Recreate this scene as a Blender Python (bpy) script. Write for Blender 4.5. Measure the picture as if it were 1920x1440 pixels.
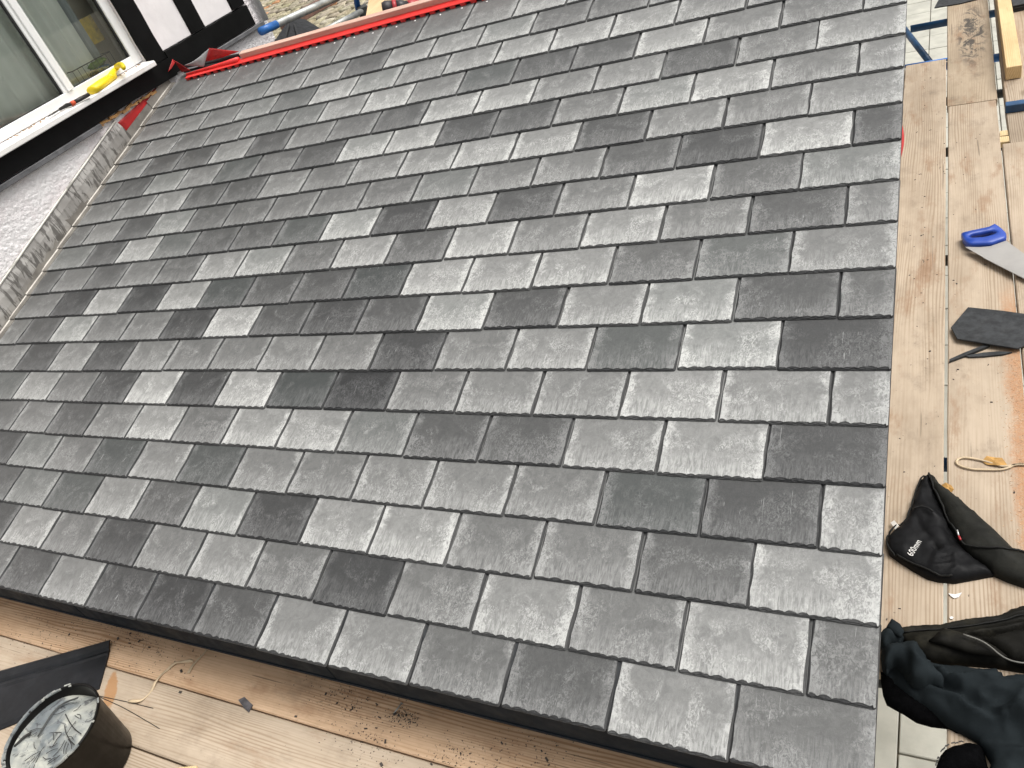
import bpy, bmesh, math, random
import numpy as np
from mathutils import Vector, Matrix, geometry

for o in list(bpy.data.objects): bpy.data.objects.remove(o)
sc = bpy.context.scene
COL = sc.collection
RNG = random.Random(7)

# ------------------------------------------------------------------ camera
CAM = np.array([0.1249439, -0.7675997, 1.8267826])
CB = np.array([[0.874813, -0.0066612, 0.4844149],
               [0.3672714, 0.6611914, -0.6541695],
               [-0.3159334, 0.7501877, 0.5808653]])
FPX = 1459.4
cd = bpy.data.cameras.new('camera'); cam = bpy.data.objects.new('camera', cd); COL.objects.link(cam)
m4 = Matrix.Identity(4)
for i in range(3):
    for j in range(3): m4[i][j] = CB[i, j]
    m4[i][3] = CAM[i]
cam.matrix_world = m4
cd.sensor_width = 36.0; cd.lens = 36.0 * FPX / 1920.0
cd.clip_start = 0.05; cd.clip_end = 500
sc.camera = cam

# ------------------------------------------------------------------ sky, sun, exposure (overcast daylight)
SUN_DIR = Vector((0.46, 0.20, 1.0)).normalized()
w = bpy.data.worlds.new('World'); sc.world = w; w.use_nodes = True
wn = w.node_tree; wn.nodes.clear()
sky = wn.nodes.new('ShaderNodeTexSky'); sky.sky_type = 'NISHITA'; sky.sun_disc = False
sky.sun_elevation = math.asin(SUN_DIR.z); sky.sun_rotation = math.atan2(SUN_DIR.x, SUN_DIR.y)
sky.air_density = 1.0; sky.dust_density = 6.0; sky.ozone_density = 1.0
hs = wn.nodes.new('ShaderNodeHueSaturation'); hs.inputs['Saturation'].default_value = 0.10
bg = wn.nodes.new('ShaderNodeBackground'); bg.inputs['Strength'].default_value = 0.125
wo = wn.nodes.new('ShaderNodeOutputWorld')
wn.links.new(sky.outputs[0], hs.inputs['Color']); wn.links.new(hs.outputs[0], bg.inputs[0]); wn.links.new(bg.outputs[0], wo.inputs[0])
sd = bpy.data.lights.new('sun', 'SUN'); so = bpy.data.objects.new('sun', sd); COL.objects.link(so)
sd.energy = 1.4; sd.angle = math.radians(34); sd.color = (1.0, 0.965, 0.91)
so.rotation_euler = SUN_DIR.to_track_quat('Z', 'Y').to_euler(); so.location = (3, 5, 8)
vs = sc.view_settings
vs.view_transform = 'Standard'; vs.look = 'None'; vs.gamma = 1.0; vs.exposure = 0.47; vs.use_curve_mapping = False

# ------------------------------------------------------------------ helpers
def ray(x, y):
    d = np.array([(x - 960) / FPX, -(y - 720) / FPX, -1.0]); d = CB @ d
    return d / np.linalg.norm(d)
def onz(x, y, z):
    d = ray(x, y); p = CAM + d * ((z - CAM[2]) / d[2]); return (float(p[0]), float(p[1]), z)
def onx(x, y, X):
    d = ray(x, y); p = CAM + d * ((X - CAM[0]) / d[0]); return (X, float(p[1]), float(p[2]))
def atd(x, y, dist):
    p = CAM + ray(x, y) * dist; return tuple(float(v) for v in p)

BASE = {}
def props(o, label=None, cat=None, group=None, kind=None):
    if label: o['label'] = label
    if cat: o['category'] = cat
    if group: o['group'] = group
    if kind: o['kind'] = kind
    return o
def thing(name, label, cat, loc=(0, 0, 0), group=None, kind=None):
    o = bpy.data.objects.new(name, None); COL.objects.link(o); o.location = loc
    o.empty_display_size = 0.1; BASE[o] = Vector(loc)
    return props(o, label, cat, group, kind)
def link(name, me, parent=None):
    o = bpy.data.objects.new(name, me); COL.objects.link(o)
    if parent is not None: o.parent = parent
    return o
def mesh(name, verts, faces, mat, smooth=False):
    me = bpy.data.meshes.new(name); me.from_pydata([tuple(v) for v in verts], [], faces); me.update()
    if mat: me.materials.append(mat)
    if smooth: me.polygons.foreach_set('use_smooth', [True] * len(me.polygons))
    return me
def put(name, vf, mat, parent=None, smooth=False, label=None, cat=None, group=None, kind=None):
    """vf = (verts in WORLD coordinates, faces); top-level ones get their origin at their base centre"""
    v, f = vf
    v = [Vector(p) for p in v]
    if parent is not None: b = BASE[parent]
    else:
        b = sum(v, Vector()) / len(v); b.z = min(p.z for p in v)
    me = mesh(name, [p - b for p in v], f, mat, smooth)
    o = link(name, me, parent)
    if parent is None: o.location = b
    BASE[o] = b
    return props(o, label, cat, group, kind)
def join(*vfs):
    V = []; F = []
    for v, f in vfs:
        n = len(V); V += [tuple(p) for p in v]; F += [tuple(i + n for i in q) for q in f]
    return V, F
def bm_out(bm):
    bm.verts.index_update()
    r = [v.co.copy() for v in bm.verts], [[v.index for v in f.verts] for f in bm.faces]
    bm.free(); return r
def box(c, s, rot=None, bev=0.0, seg=1):
    bm = bmesh.new(); bmesh.ops.create_cube(bm, size=1.0)
    for v in bm.verts: v.co = Vector((v.co.x * s[0], v.co.y * s[1], v.co.z * s[2]))
    if bev > 0: bmesh.ops.bevel(bm, geom=bm.edges[:], offset=bev, segments=seg, affect='EDGES', profile=0.5)
    if rot is not None:
        M = rot if isinstance(rot, Matrix) else Matrix.Rotation(rot, 3, 'Z')
        for v in bm.verts: v.co = M @ v.co
    for v in bm.verts: v.co += Vector(c)
    return bm_out(bm)
def bxx(x0, x1, y0, y1, z0, z1, bev=0.0):
    return box(((x0 + x1) / 2, (y0 + y1) / 2, (z0 + z1) / 2), (x1 - x0, y1 - y0, z1 - z0), None, bev)
def tube(pts, r, n=10, caps=True, flat=1.0):
    pts = [Vector(p) for p in pts]; V = []; F = []
    rs = r if isinstance(r, (list, tuple)) else [r] * len(pts)
    up = None
    for i, p in enumerate(pts):
        t = (pts[min(i + 1, len(pts) - 1)] - pts[max(i - 1, 0)]).normalized()
        if up is None:
            up = Vector((0, 0, 1)) if abs(t.z) < 0.9 else Vector((1, 0, 0))
        a = t.cross(up).normalized(); b = a.cross(t).normalized(); up = b
        for k in range(n):
            q = 2 * math.pi * k / n
            V.append(p + a * math.cos(q) * rs[i] + b * math.sin(q) * rs[i] * flat)
    for i in range(len(pts) - 1):
        for k in range(n):
            F.append((i * n + k, i * n + (k + 1) % n, (i + 1) * n + (k + 1) % n, (i + 1) * n + k))
    if caps:
        F.append(tuple(range(n))[::-1]); F.append(tuple((len(pts) - 1) * n + k for k in range(n)))
    return V, F
def spline(pts, n=6):
    pts = [Vector(p) for p in pts]; out = []
    P = [pts[0] * 2 - pts[1]] + pts + [pts[-1] * 2 - pts[-2]]
    for i in range(1, len(P) - 2):
        for k in range(n):
            t = k / n; a, b, c, d = P[i - 1], P[i], P[i + 1], P[i + 2]
            out.append(0.5 * ((2 * b) + (c - a) * t + (2 * a - 5 * b + 4 * c - d) * t * t + (3 * b - a - 3 * c + d) * t ** 3))
    out.append(pts[-1]); return out
def prism(poly, z0, z1):
    """polygon of (x,y) extruded in z"""
    n = len(poly)
    V = [(p[0], p[1], z0) for p in poly] + [(p[0], p[1], z1) for p in poly]
    a = sum(poly[i][0] * poly[(i + 1) % n][1] - poly[(i + 1) % n][0] * poly[i][1] for i in range(n))
    F = [tuple(range(n, 2 * n)), tuple(range(n))[::-1]] + [(i, (i + 1) % n, n + (i + 1) % n, n + i) for i in range(n)]
    if a < 0: F = [tuple(reversed(f)) for f in F]
    return V, F
def lathe(prof, c, n=40, close_bottom=True):
    V = []; F = []
    for r, z in prof:
        for k in range(n):
            q = 2 * math.pi * k / n; V.append((c[0] + r * math.cos(q), c[1] + r * math.sin(q), c[2] + z))
    for i in range(len(prof) - 1):
        for k in range(n): F.append((i * n + k, i * n + (k + 1) % n, (i + 1) * n + (k + 1) % n, (i + 1) * n + k))
    if close_bottom: F.append(tuple(range(n))[::-1])
    return V, F

# ------------------------------------------------------------------ node helper and materials
class NT:
    def __init__(s, name):
        s.m = bpy.data.materials.new(name); s.m.use_nodes = True; s.t = s.m.node_tree
        s.b = s.t.nodes['Principled BSDF']; s.out = s.t.nodes['Material Output']
    def n(s, typ, **kw):
        nd = s.t.nodes.new('ShaderNode' + typ)
        for k, v in kw.items(): setattr(nd, k, v)
        return nd
    def l(s, a, b): s.t.links.new(a, b)
    def set(s, inp, v):
        if hasattr(v, 'is_linked') or hasattr(v, 'links'): s.l(v, inp)
        else: inp.default_value = v
    def math(s, op, a, b=None, c=None, clamp=False):
        nd = s.n('Math', operation=op, use_clamp=clamp); s.set(nd.inputs[0], a)
        if b is not None: s.set(nd.inputs[1], b)
        if c is not None: s.set(nd.inputs[2], c)
        return nd.outputs[0]
    def vmul(s, v, k):
        nd = s.n('VectorMath', operation='MULTIPLY'); s.l(v, nd.inputs[0]); s.set(nd.inputs[1], k); return nd.outputs[0]
    def vadd(s, v, k):
        nd = s.n('VectorMath', operation='ADD'); s.l(v, nd.inputs[0]); s.set(nd.inputs[1], k); return nd.outputs[0]
    def noise(s, v, scale, detail=4, rough=0.55, dist=0.0):
        nd = s.n('TexNoise'); s.l(v, nd.inputs['Vector']); nd.inputs['Scale'].default_value = scale
        nd.inputs['Detail'].default_value = detail; nd.inputs['Roughness'].default_value = rough; nd.inputs['Distortion'].default_value = dist
        return nd.outputs[0]
    def vor(s, v, scale, feature='F1'):
        nd = s.n('TexVoronoi', feature=feature); s.l(v, nd.inputs['Vector']); nd.inputs['Scale'].default_value = scale; return nd.outputs[0]
    def rng(s, v, a, b, c=0.0, d=1.0, smooth=True):
        nd = s.n('MapRange', interpolation_type='SMOOTHSTEP' if smooth else 'LINEAR'); s.l(v, nd.inputs[0])
        for i, x in enumerate((a, b, c, d)): s.set(nd.inputs[i + 1], x)
        return nd.outputs[0]
    def mix(s, f, a, b, mode='MIX'):
        nd = s.n('MixRGB', blend_type=mode); s.set(nd.inputs[0], f)
        for i, x in ((1, a), (2, b)):
            if isinstance(x, (tuple, list)): nd.inputs[i].default_value = (x[0], x[1], x[2], 1)
            else: s.l(x, nd.inputs[i])
        return nd.outputs[0]
    def bump(s, h, strength=0.3, dist=0.002, chain=None):
        nd = s.n('Bump'); s.l(h, nd.inputs['Height']); nd.inputs['Strength'].default_value = strength; nd.inputs['Distance'].default_value = dist
        if chain is not None: s.l(chain, nd.inputs['Normal'])
        return nd.outputs[0]
    def coord(s, kind='Object', rnd=True):
        tc = s.n('TexCoord').outputs[kind]
        if not rnd: return tc
        oi = s.n('ObjectInfo'); r = s.math('MULTIPLY', oi.outputs['Random'], 37.0)
        cx = s.n('CombineXYZ'); s.l(r, cx.inputs[0]); s.l(r, cx.inputs[1]); s.l(r, cx.inputs[2])
        return s.vadd(tc, cx.outputs[0])
    def fin(s, col=None, rough=0.6, normal=None, metal=0.0, spec=0.5):
        if col is not None:
            if isinstance(col, (tuple, list)): s.b.inputs['Base Color'].default_value = (col[0], col[1], col[2], 1)
            else: s.l(col, s.b.inputs['Base Color'])
        s.set(s.b.inputs['Roughness'], rough); s.set(s.b.inputs['Metallic'], metal); s.b.inputs['Specular IOR Level'].default_value = spec
        if normal is not None: s.l(normal, s.b.inputs['Normal'])
        return s.m

def plain(name, col, rough=0.6, var=0.15, scale=12.0, metal=0.0, spec=0.5, bump=0.0, bscale=80.0, dirt=None, dirt_amt=0.4):
    t = NT(name); c = t.coord()
    f = t.noise(c, scale, 5)
    lo = tuple(x * (1 - var) for x in col); hi = tuple(min(1, x * (1 + var)) for x in col)
    cc = t.mix(t.rng(f, 0.3, 0.7), lo, hi)
    if dirt:
        d = t.math('MULTIPLY', t.rng(t.noise(c, scale * 0.6, 8, 0.7), 0.5, 0.75), dirt_amt)
        cc = t.mix(d, cc, dirt)
    rr = t.rng(t.noise(c, scale * 2.3, 4), 0.3, 0.7, rough * 0.85, min(1, rough * 1.15))
    nm = t.bump(t.noise(c, bscale, 4), bump, 0.003) if bump > 0 else None
    return t.fin(cc, rr, nm, metal, spec)

SLATE_T = 0.0085
def slate_material():
    t = NT('composite_slate')
    tc = t.n('TexCoord').outputs['Object']
    oi = t.n('ObjectInfo')
    sep = t.n('SeparateColor'); t.l(oi.outputs['Color'], sep.inputs[0])
    tone, hw, grn = sep.outputs[0], sep.outputs[1], sep.outputs[2]
    r = t.math('MULTIPLY', oi.outputs['Random'], 53.0)
    cx = t.n('CombineXYZ')
    for i in range(3): t.l(r, cx.inputs[i])
    c = t.vadd(tc, cx.outputs[0])
    sx = t.n('SeparateXYZ'); t.l(tc, sx.inputs[0]); X, Y, Z = sx.outputs
    big = t.noise(c, 8.5, 5, 0.62, 0.9)
    mid = t.noise(c, 34, 4, 0.65, 1.0)
    fine = t.noise(t.vmul(c, (1.0, 0.65, 1.0)), 105, 5, 0.75, 1.8)
    fib = t.noise(t.vmul(c, (1.0, 0.16, 1.0)), 130, 4, 0.7, 1.2)
    dx = t.math('SUBTRACT', hw, t.math('ABSOLUTE', X))
    side = t.math('MULTIPLY', t.rng(t.math('ADD', dx, t.math('MULTIPLY', t.math('SUBTRACT', mid, 0.5), 0.07)), 0.004, 0.042, 1.0, 0.0), t.rng(fine, 0.30, 0.62))
    tail = t.math('MULTIPLY', t.rng(t.math('ADD', Y, t.math('MULTIPLY', t.math('SUBTRACT', big, 0.5), 0.22)), 0.0, 0.105, 1.0, 0.0), t.rng(fib, 0.34, 0.66))
    head = t.rng(Y, 0.10, 0.17, 1.0, 0.15)
    patch = t.math('MULTIPLY', t.rng(big, 0.45, 0.60), head)
    scuff = t.math('MULTIPLY', t.rng(fine, 0.40, 0.67), t.math('ADD', t.math('MULTIPLY', patch, 0.85), 0.09))
    a = t.math('ADD', scuff, t.math('MULTIPLY', tail, 0.70))
    a = t.math('ADD', a, t.math('MULTIPLY', side, t.rng(big, 0.36, 0.56, 0.25, 0.95)), clamp=True)
    a = t.math('MULTIPLY', a, t.rng(tone, 0.0, 1.0, 0.50, 0.88, smooth=False))
    base = t.mix(tone, (0.0195, 0.0200, 0.0205), (0.255, 0.256, 0.246))
    base = t.mix(t.math('MULTIPLY', t.rng(mid, 0.35, 0.7), 0.25), base, (0.02, 0.021, 0.023), 'MIX')
    base = t.mix(t.math('MULTIPLY', grn, 0.16), base, (0.085, 0.110, 0.100))
    lightc = t.mix(tone, (0.195, 0.196, 0.196), (0.62, 0.62, 0.595))
    col = t.mix(a, base, lightc)
    scr = t.math('MULTIPLY', t.rng(t.noise(t.vmul(c, (2.2, 0.10, 1.0)), 60, 2, 0.5, 2.6), 0.69, 0.74), t.rng(big, 0.45, 0.6))
    col = t.mix(t.math('MULTIPLY', scr, 0.5), col, (0.55, 0.55, 0.54))
    broken = t.rng(Z, SLATE_T * 0.86, SLATE_T * 0.985, 1.0, 0.0)
    col = t.mix(t.math('MULTIPLY', broken, 0.88), col, (0.013, 0.0135, 0.0145))
    h = t.math('ADD', t.math('MULTIPLY', fine, 0.55), t.math('MULTIPLY', mid, 0.8))
    nm = t.bump(h, 0.45, 0.0022)
    rg = t.rng(a, 0.0, 0.6, 0.48, 0.72)
    return t.fin(col, rg, nm, 0.0, 0.42)

def wood_material(name, c_lo, c_hi, dirt=0.3, extra=None, ring=1.0, dirtc=(0.14, 0.105, 0.075)):
    """grain along local Y of the object"""
    t = NT(name); tc = t.n('TexCoord').outputs['Object']; oi = t.n('ObjectInfo')
    r = t.math('MULTIPLY', oi.outputs['Random'], 41.0); cx = t.n('CombineXYZ')
    for i in range(3): t.l(r, cx.inputs[i])
    c = t.vadd(tc, cx.outputs[0])
    warp = t.noise(t.vmul(c, (7.0, 0.55, 7.0)), 1.0, 3, 0.5)
    sx = t.n('SeparateXYZ'); t.l(c, sx.inputs[0])
    ph = t.math('ADD', t.math('MULTIPLY', sx.outputs[0], 620.0), t.math('MULTIPLY', warp, 55.0))
    rings = t.math('MULTIPLY', t.math('ADD', t.math('SINE', ph), 1.0), 0.5)
    rings = t.math('POWER', rings, 2.5)
    zone = t.rng(t.noise(t.vmul(c, (9.0, 0.8, 9.0)), 1.0, 2), 0.40, 0.62, 0.12, 1.0)
    rings = t.math('MULTIPLY', rings, zone)
    fib = t.noise(t.vmul(c, (260.0, 5.0, 260.0)), 1.0, 4, 0.65)
    fib2 = t.noise(t.vmul(c, (60.0, 2.0, 60.0)), 1.0, 4, 0.6)
    big = t.noise(t.vmul(c, (6.0, 2.4, 6.0)), 1.0, 5, 0.65)
    g = t.math('ADD', t.math('MULTIPLY', rings, 0.42 * ring), t.math('ADD', t.math('MULTIPLY', fib, 0.34), t.math('MULTIPLY', fib2, 0.34)))
    col = t.mix(t.rng(g, 0.18, 0.78), c_hi, c_lo)
    col = t.mix(t.math('MULTIPLY', t.rng(big, 0.38, 0.68), 0.40), col, tuple(x * 0.72 for x in c_lo))
    kv = t.vor(t.vmul(c, (6.5, 2.6, 1.0)), 1.0)
    knot = t.rng(kv, 0.05, 0.14, 1.0, 0.0)
    knot = t.math('MULTIPLY', knot, t.rng(t.noise(t.vmul(c, (3.0, 1.5, 3.0)), 1.0, 1), 0.46, 0.54))
    col = t.mix(t.math('MULTIPLY', knot, 0.55), col, (c_lo[0] * 0.45, c_lo[1] * 0.38, c_lo[2] * 0.32))
    dn = t.math('MULTIPLY', t.rng(t.noise(t.vmul(c, (9.0, 5.0, 9.0)), 1.0, 8, 0.72), 0.50, 0.78), dirt)
    col = t.mix(dn, col, dirtc)
    rd = t.math('MULTIPLY', t.rng(t.noise(t.vmul(c, (7.0, 2.2, 7.0)), 1.3, 8, 0.72), 0.52, 0.70), dirt * 1.1)
    col = t.mix(rd, col, (0.27, 0.150, 0.080))
    sp = t.rng(t.noise(c, 95, 3, 0.6), 0.68, 0.75)
    col = t.mix(t.math('MULTIPLY', sp, 0.55), col, (0.06, 0.045, 0.035))
    crk = t.math('MULTIPLY', t.rng(t.noise(t.vmul(c, (70.0, 1.6, 70.0)), 1.0, 2, 0.5), 0.72, 0.74), 0.6)
    col = t.mix(crk, col, (0.10, 0.075, 0.05))
    col = t.mix(1.0, col, oi.outputs['Color'], 'MULTIPLY')
    if extra: col = extra(t, tc, c, col)
    h = t.math('SUBTRACT', t.math('MULTIPLY', fib, 0.6), t.math('MULTIPLY', rings, 0.5))
    nm = t.bump(h, 0.25, 0.0015)
    return t.fin(col, 0.72, nm, 0.0, 0.3)

M = {}
M['slate'] = slate_material()
M['slate_cut'] = plain('dark_cut_slate', (0.030, 0.032, 0.034), 0.6, 0.35, 30, spec=0.3, bump=0.35, bscale=60, dirt=(0.08, 0.08, 0.08), dirt_amt=0.4)
def sawdust(t, tc, c, col):
    sx = t.n('SeparateXYZ'); t.l(tc, sx.inputs[0])
    nz = t.noise(t.vmul(c, (14.0, 7.0, 7.0)), 1.0, 8, 0.75)
    edge = t.rng(t.math('ADD', sx.outputs[0], t.math('MULTIPLY', nz, 0.11)), 0.105, 0.145)
    yr = t.math('MULTIPLY', t.rng(sx.outputs[1], -1.35, -1.0), t.rng(sx.outputs[1], 0.15, 0.45, 1.0, 0.0))
    gr = t.rng(t.noise(c, 160, 3, 0.7), 0.35, 0.6, 0.45, 1.0)
    return t.mix(t.math('MULTIPLY', t.math('MULTIPLY', edge, yr), gr), col, (0.43, 0.235, 0.125))
def smear(t, tc, c, col):
    sx = t.n('SeparateXYZ'); t.l(tc, sx.inputs[0])
    nz = t.noise(t.vmul(c, (16.0, 9.0, 9.0)), 1.0, 8, 0.75, 1.0)
    dx = t.math('DIVIDE', t.math('SUBTRACT', sx.outputs[0], 0.015), 0.085); dy = t.math('DIVIDE', t.math('SUBTRACT', sx.outputs[1], -0.15), 0.55)
    d = t.math('ADD', t.math('MULTIPLY', dx, dx), t.math('MULTIPLY', dy, dy))
    k = t.math('MULTIPLY', t.rng(d, 0.2, 1.3, 1.0, 0.0), t.rng(nz, 0.46, 0.56))
    return t.mix(t.math('MULTIPLY', k, 0.9), col, (0.045, 0.042, 0.04))
def resin(t, tc, c, col):
    DZ = -0.29
    cx_, cy_ = (-4.9 - 0.12) / 2, (-0.309 - 0.084) / 2
    P_ = [onz(x / 3.4286, 1080 + y / 3.4286, DZ) for x, y in ((735, 610), (690, 885), (770, 760))]
    Lc = [Vector((p[1] - cy_, cx_ - p[0], 0)) for p in P_]
    ce = (Lc[0] + Lc[1]) / 2; ax = (Lc[0] - Lc[1]) / 2; bx_ = Vector((-ax.y, ax.x, 0)).normalized() * 0.030
    nz = t.noise(t.vmul(c, (40.0, 24.0, 24.0)), 1.0, 6, 0.7)
    dl = t.vadd(tc, tuple(-ce))
    def dotp(v): 
        nd = t.n('VectorMath', operation='DOT_PRODUCT'); t.l(dl, nd.inputs[0]); nd.inputs[1].default_value = tuple(v / v.length_squared); return nd.outputs['Value']
    u, v = dotp(ax), dotp(bx_)
    d = t.math('ADD', t.math('ADD', t.math('MULTIPLY', u, u), t.math('MULTIPLY', v, v)), t.math('MULTIPLY', t.math('SUBTRACT', nz, 0.5), 1.6))
    return t.mix(t.math('MULTIPLY', t.rng(d, 0.55, 0.95, 1.0, 0.0), 0.8), col, (0.40, 0.20, 0.075))
WL, WH = (0.335, 0.252, 0.172), (0.515, 0.420, 0.318)
M['board'] = wood_material('scaffold_board_wood', WL, WH, 0.55)
M['board_saw'] = wood_material('scaffold_board_sawdust', WL, WH, 0.55, sawdust)
M['board_resin'] = wood_material('scaffold_board_stained', WL, WH, 0.42, resin)
M['board_smear'] = wood_material('scaffold_board_smeared', (0.33, 0.25, 0.165), (0.50, 0.40, 0.29), 0.6, smear)
M['board_front'] = wood_material('scaffold_board_resinous', (0.36, 0.228, 0.130), (0.59, 0.450, 0.315), 0.45, None, 2.0)
M['pine'] = wood_material('new_pine', (0.56, 0.40, 0.20), (0.72, 0.56, 0.32), 0.12)
M['pinkpine'] = wood_material('treated_pine', (0.52, 0.31, 0.24), (0.72, 0.50, 0.40), 0.12)
M['ply'] = wood_material('plywood', (0.55, 0.37, 0.19), (0.70, 0.50, 0.29), 0.12)
M['splinter'] = wood_material('broken_wood', (0.30, 0.14, 0.045), (0.58, 0.34, 0.14), 1.0, dirtc=(0.02, 0.015, 0.012))
M['brownwood'] = plain('brown_painted_wood', (0.16, 0.085, 0.06), 0.6, 0.3, 10)
M['fascia'] = plain('anthracite_fascia', (0.017, 0.022, 0.028), 0.65, 0.15, 8, spec=0.06, dirt=(0.03, 0.03, 0.03), dirt_amt=0.25)
M['fascia_off'] = plain('scuffed_anthracite', (0.010, 0.011, 0.013), 0.40, 0.25, 14, spec=0.25, dirt=(0.06, 0.06, 0.065), dirt_amt=0.25)
M['blacktimber'] = plain('black_painted_timber', (0.004, 0.004, 0.004), 0.5, 0.3, 9, spec=0.14, bump=0.12, bscale=25, dirt=(0.010, 0.0095, 0.009), dirt_amt=0.5)
M['upvc'] = plain('white_upvc', (0.80, 0.80, 0.78), 0.32, 0.03, 6, dirt=(0.55, 0.52, 0.46), dirt_amt=0.18)
M['sillwhite'] = plain('grubby_white_upvc', (0.78, 0.76, 0.73), 0.4, 0.05, 6, dirt=(0.42, 0.32, 0.24), dirt_amt=0.45)
M['seal'] = plain('black_rubber', (0.012, 0.012, 0.012), 0.6)
M['red'] = plain('red_plastic', (0.80, 0.040, 0.035), 0.42, 0.12, 10)
M['redmem'] = plain('red_membrane', (0.46, 0.018, 0.018), 0.55, 0.25, 9, bump=0.15, bscale=30)
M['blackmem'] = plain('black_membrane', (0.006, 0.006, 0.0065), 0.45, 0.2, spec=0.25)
M['greymem'] = plain('grey_membrane', (0.36, 0.36, 0.36), 0.6, 0.15, 14)
M['galv'] = plain('galvanised_tube', (0.40, 0.41, 0.39), 0.48, 0.25, 14, metal=0.55, dirt=(0.16, 0.15, 0.12), dirt_amt=0.35)
M['bluepaint'] = plain('blue_painted_steel', (0.015, 0.13, 0.42), 0.42, 0.25, 10, dirt=(0.04, 0.06, 0.09), dirt_amt=0.6)
M['darkblue'] = plain('dull_blue_steel', (0.012, 0.065, 0.16), 0.45, 0.35, 10, dirt=(0.05, 0.05, 0.045), dirt_amt=0.7)
M['darksteel'] = plain('dark_steel', (0.05, 0.052, 0.048), 0.5, 0.4, 10, dirt=(0.15, 0.14, 0.12), dirt_amt=0.4)
M['sawblue'] = plain('blue_plastic', (0.018, 0.062, 0.36), 0.38, 0.08, 12)
M['steel'] = plain('saw_steel', (0.36, 0.345, 0.325), 0.55, 0.08, 8, metal=0.3)
M['yellow'] = plain('yellow_plastic', (0.80, 0.60, 0.01), 0.45, 0.06, 12)
M['tooldark'] = plain('dark_tool', (0.02, 0.018, 0.016), 0.5, 0.4, 30)
M['orange'] = plain('orange_plastic', (0.62, 0.085, 0.03), 0.45)
M['drillred'] = plain('drill_red', (0.36, 0.025, 0.03), 0.42)
M['drillblack'] = plain('drill_black', (0.022, 0.018, 0.019), 0.5, 0.3, 20)
M['nylon'] = plain('black_nylon', (0.0055, 0.0055, 0.006), 0.55, 0.25, 20, bump=0.3, bscale=45, spec=0.14)
M['canvas'] = plain('worn_black_canvas', (0.016, 0.016, 0.0135), 0.75, 0.35, 14, bump=0.25, bscale=120, spec=0.15, dirt=(0.045, 0.042, 0.032), dirt_amt=0.4)
M['leather'] = plain('worn_tool_pouch', (0.0085, 0.008, 0.0065), 0.65, 0.4, 12, bump=0.35, bscale=50, spec=0.09, dirt=(0.05, 0.046, 0.032), dirt_amt=0.5)
M['jacket'] = plain('dark_green_grey_jacket', (0.0165, 0.0205, 0.0225), 0.95, 0.15, 10, bump=0.12, bscale=260, spec=0.02)
M['fleece'] = plain('black_fleece', (0.002, 0.002, 0.0023), 0.95, 0.3, 60, bump=0.5, bscale=300, spec=0.04)
M['whitetag'] = plain('white_tag', (0.75, 0.73, 0.68), 0.6)
M['zip'] = plain('zip_tape', (0.014, 0.014, 0.013), 0.6, spec=0.15)
M['piping'] = plain('grey_piping', (0.13, 0.125, 0.11), 0.5)
M['bucket'] = plain('black_bucket', (0.0045, 0.004, 0.0035), 0.36, 0.25, 10, spec=0.2, dirt=(0.06, 0.055, 0.045), dirt_amt=0.10)
M['strap'] = plain('pale_strap', (0.55, 0.43, 0.28), 0.6, 0.2, 20)
M['leaf'] = plain('dry_leaf', (0.42, 0.23, 0.06), 0.7, 0.3, 30)
M['white'] = plain('white_scrap', (0.8, 0.78, 0.74), 0.7)
M['nail'] = plain('bright_nail', (0.75, 0.74, 0.72), 0.35, 0.05, 10, metal=0.6)
M['chip'] = plain('slate_chip', (0.09, 0.085, 0.09), 0.6, 0.4, 40)
M['debris'] = plain('dark_debris', (0.055, 0.045, 0.038), 0.8, 0.4, 40)
M['shaving'] = plain('wood_shavings', (0.52, 0.32, 0.18), 0.8, 0.4, 60)
M['infill'] = plain('white_painted_render', (0.82, 0.785, 0.775), 0.75, 0.05, 5, bump=0.25, bscale=26, dirt=(0.55, 0.50, 0.49), dirt_amt=0.35)
M['slab'] = plain('grey_paving', (0.44, 0.43, 0.37), 0.8, 0.12, 5, bump=0.2, bscale=40, dirt=(0.30, 0.29, 0.24), dirt_amt=0.4)
M['mortar'] = plain('mortar', (0.20, 0.175, 0.13), 0.9, 0.25, 9)
M['ground'] = plain('bare_ground', (0.16, 0.145, 0.115), 0.9, 0.3, 3)
M['extwall'] = plain('cream_render', (0.55, 0.53, 0.50), 0.85, 0.08, 6, bump=0.4, bscale=60)
M['curtain'] = plain('grey_curtain', (0.88, 0.90, 0.85), 0.85, 0.06, 6)
M['curtaindark'] = plain('dark_grey_curtain', (0.36, 0.39, 0.40), 0.85, 0.08, 6)
M['room'] = plain('beige_room_wall', (0.72, 0.66, 0.56), 0.85, 0.05, 3)
M['roomdark'] = plain('dark_room', (0.05, 0.045, 0.05), 0.9)
M['wire'] = plain('black_wire', (0.012, 0.012, 0.012), 0.4)
M['cardyellow'] = plain('yellow_card', (0.60, 0.42, 0.03), 0.7, 0.25, 26, dirt=(0.05, 0.035, 0.015), dirt_amt=0.85)
M['greencloth'] = plain('green_cloth', (0.14, 0.24, 0.04), 0.8, 0.3, 20)
M['bluecloth'] = plain('blue_cloth', (0.05, 0.15, 0.28), 0.8, 0.4, 30)
M['paleblue'] = plain('pale_blue_ledge', (0.42, 0.50, 0.62), 0.5, 0.1, 6)

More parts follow.
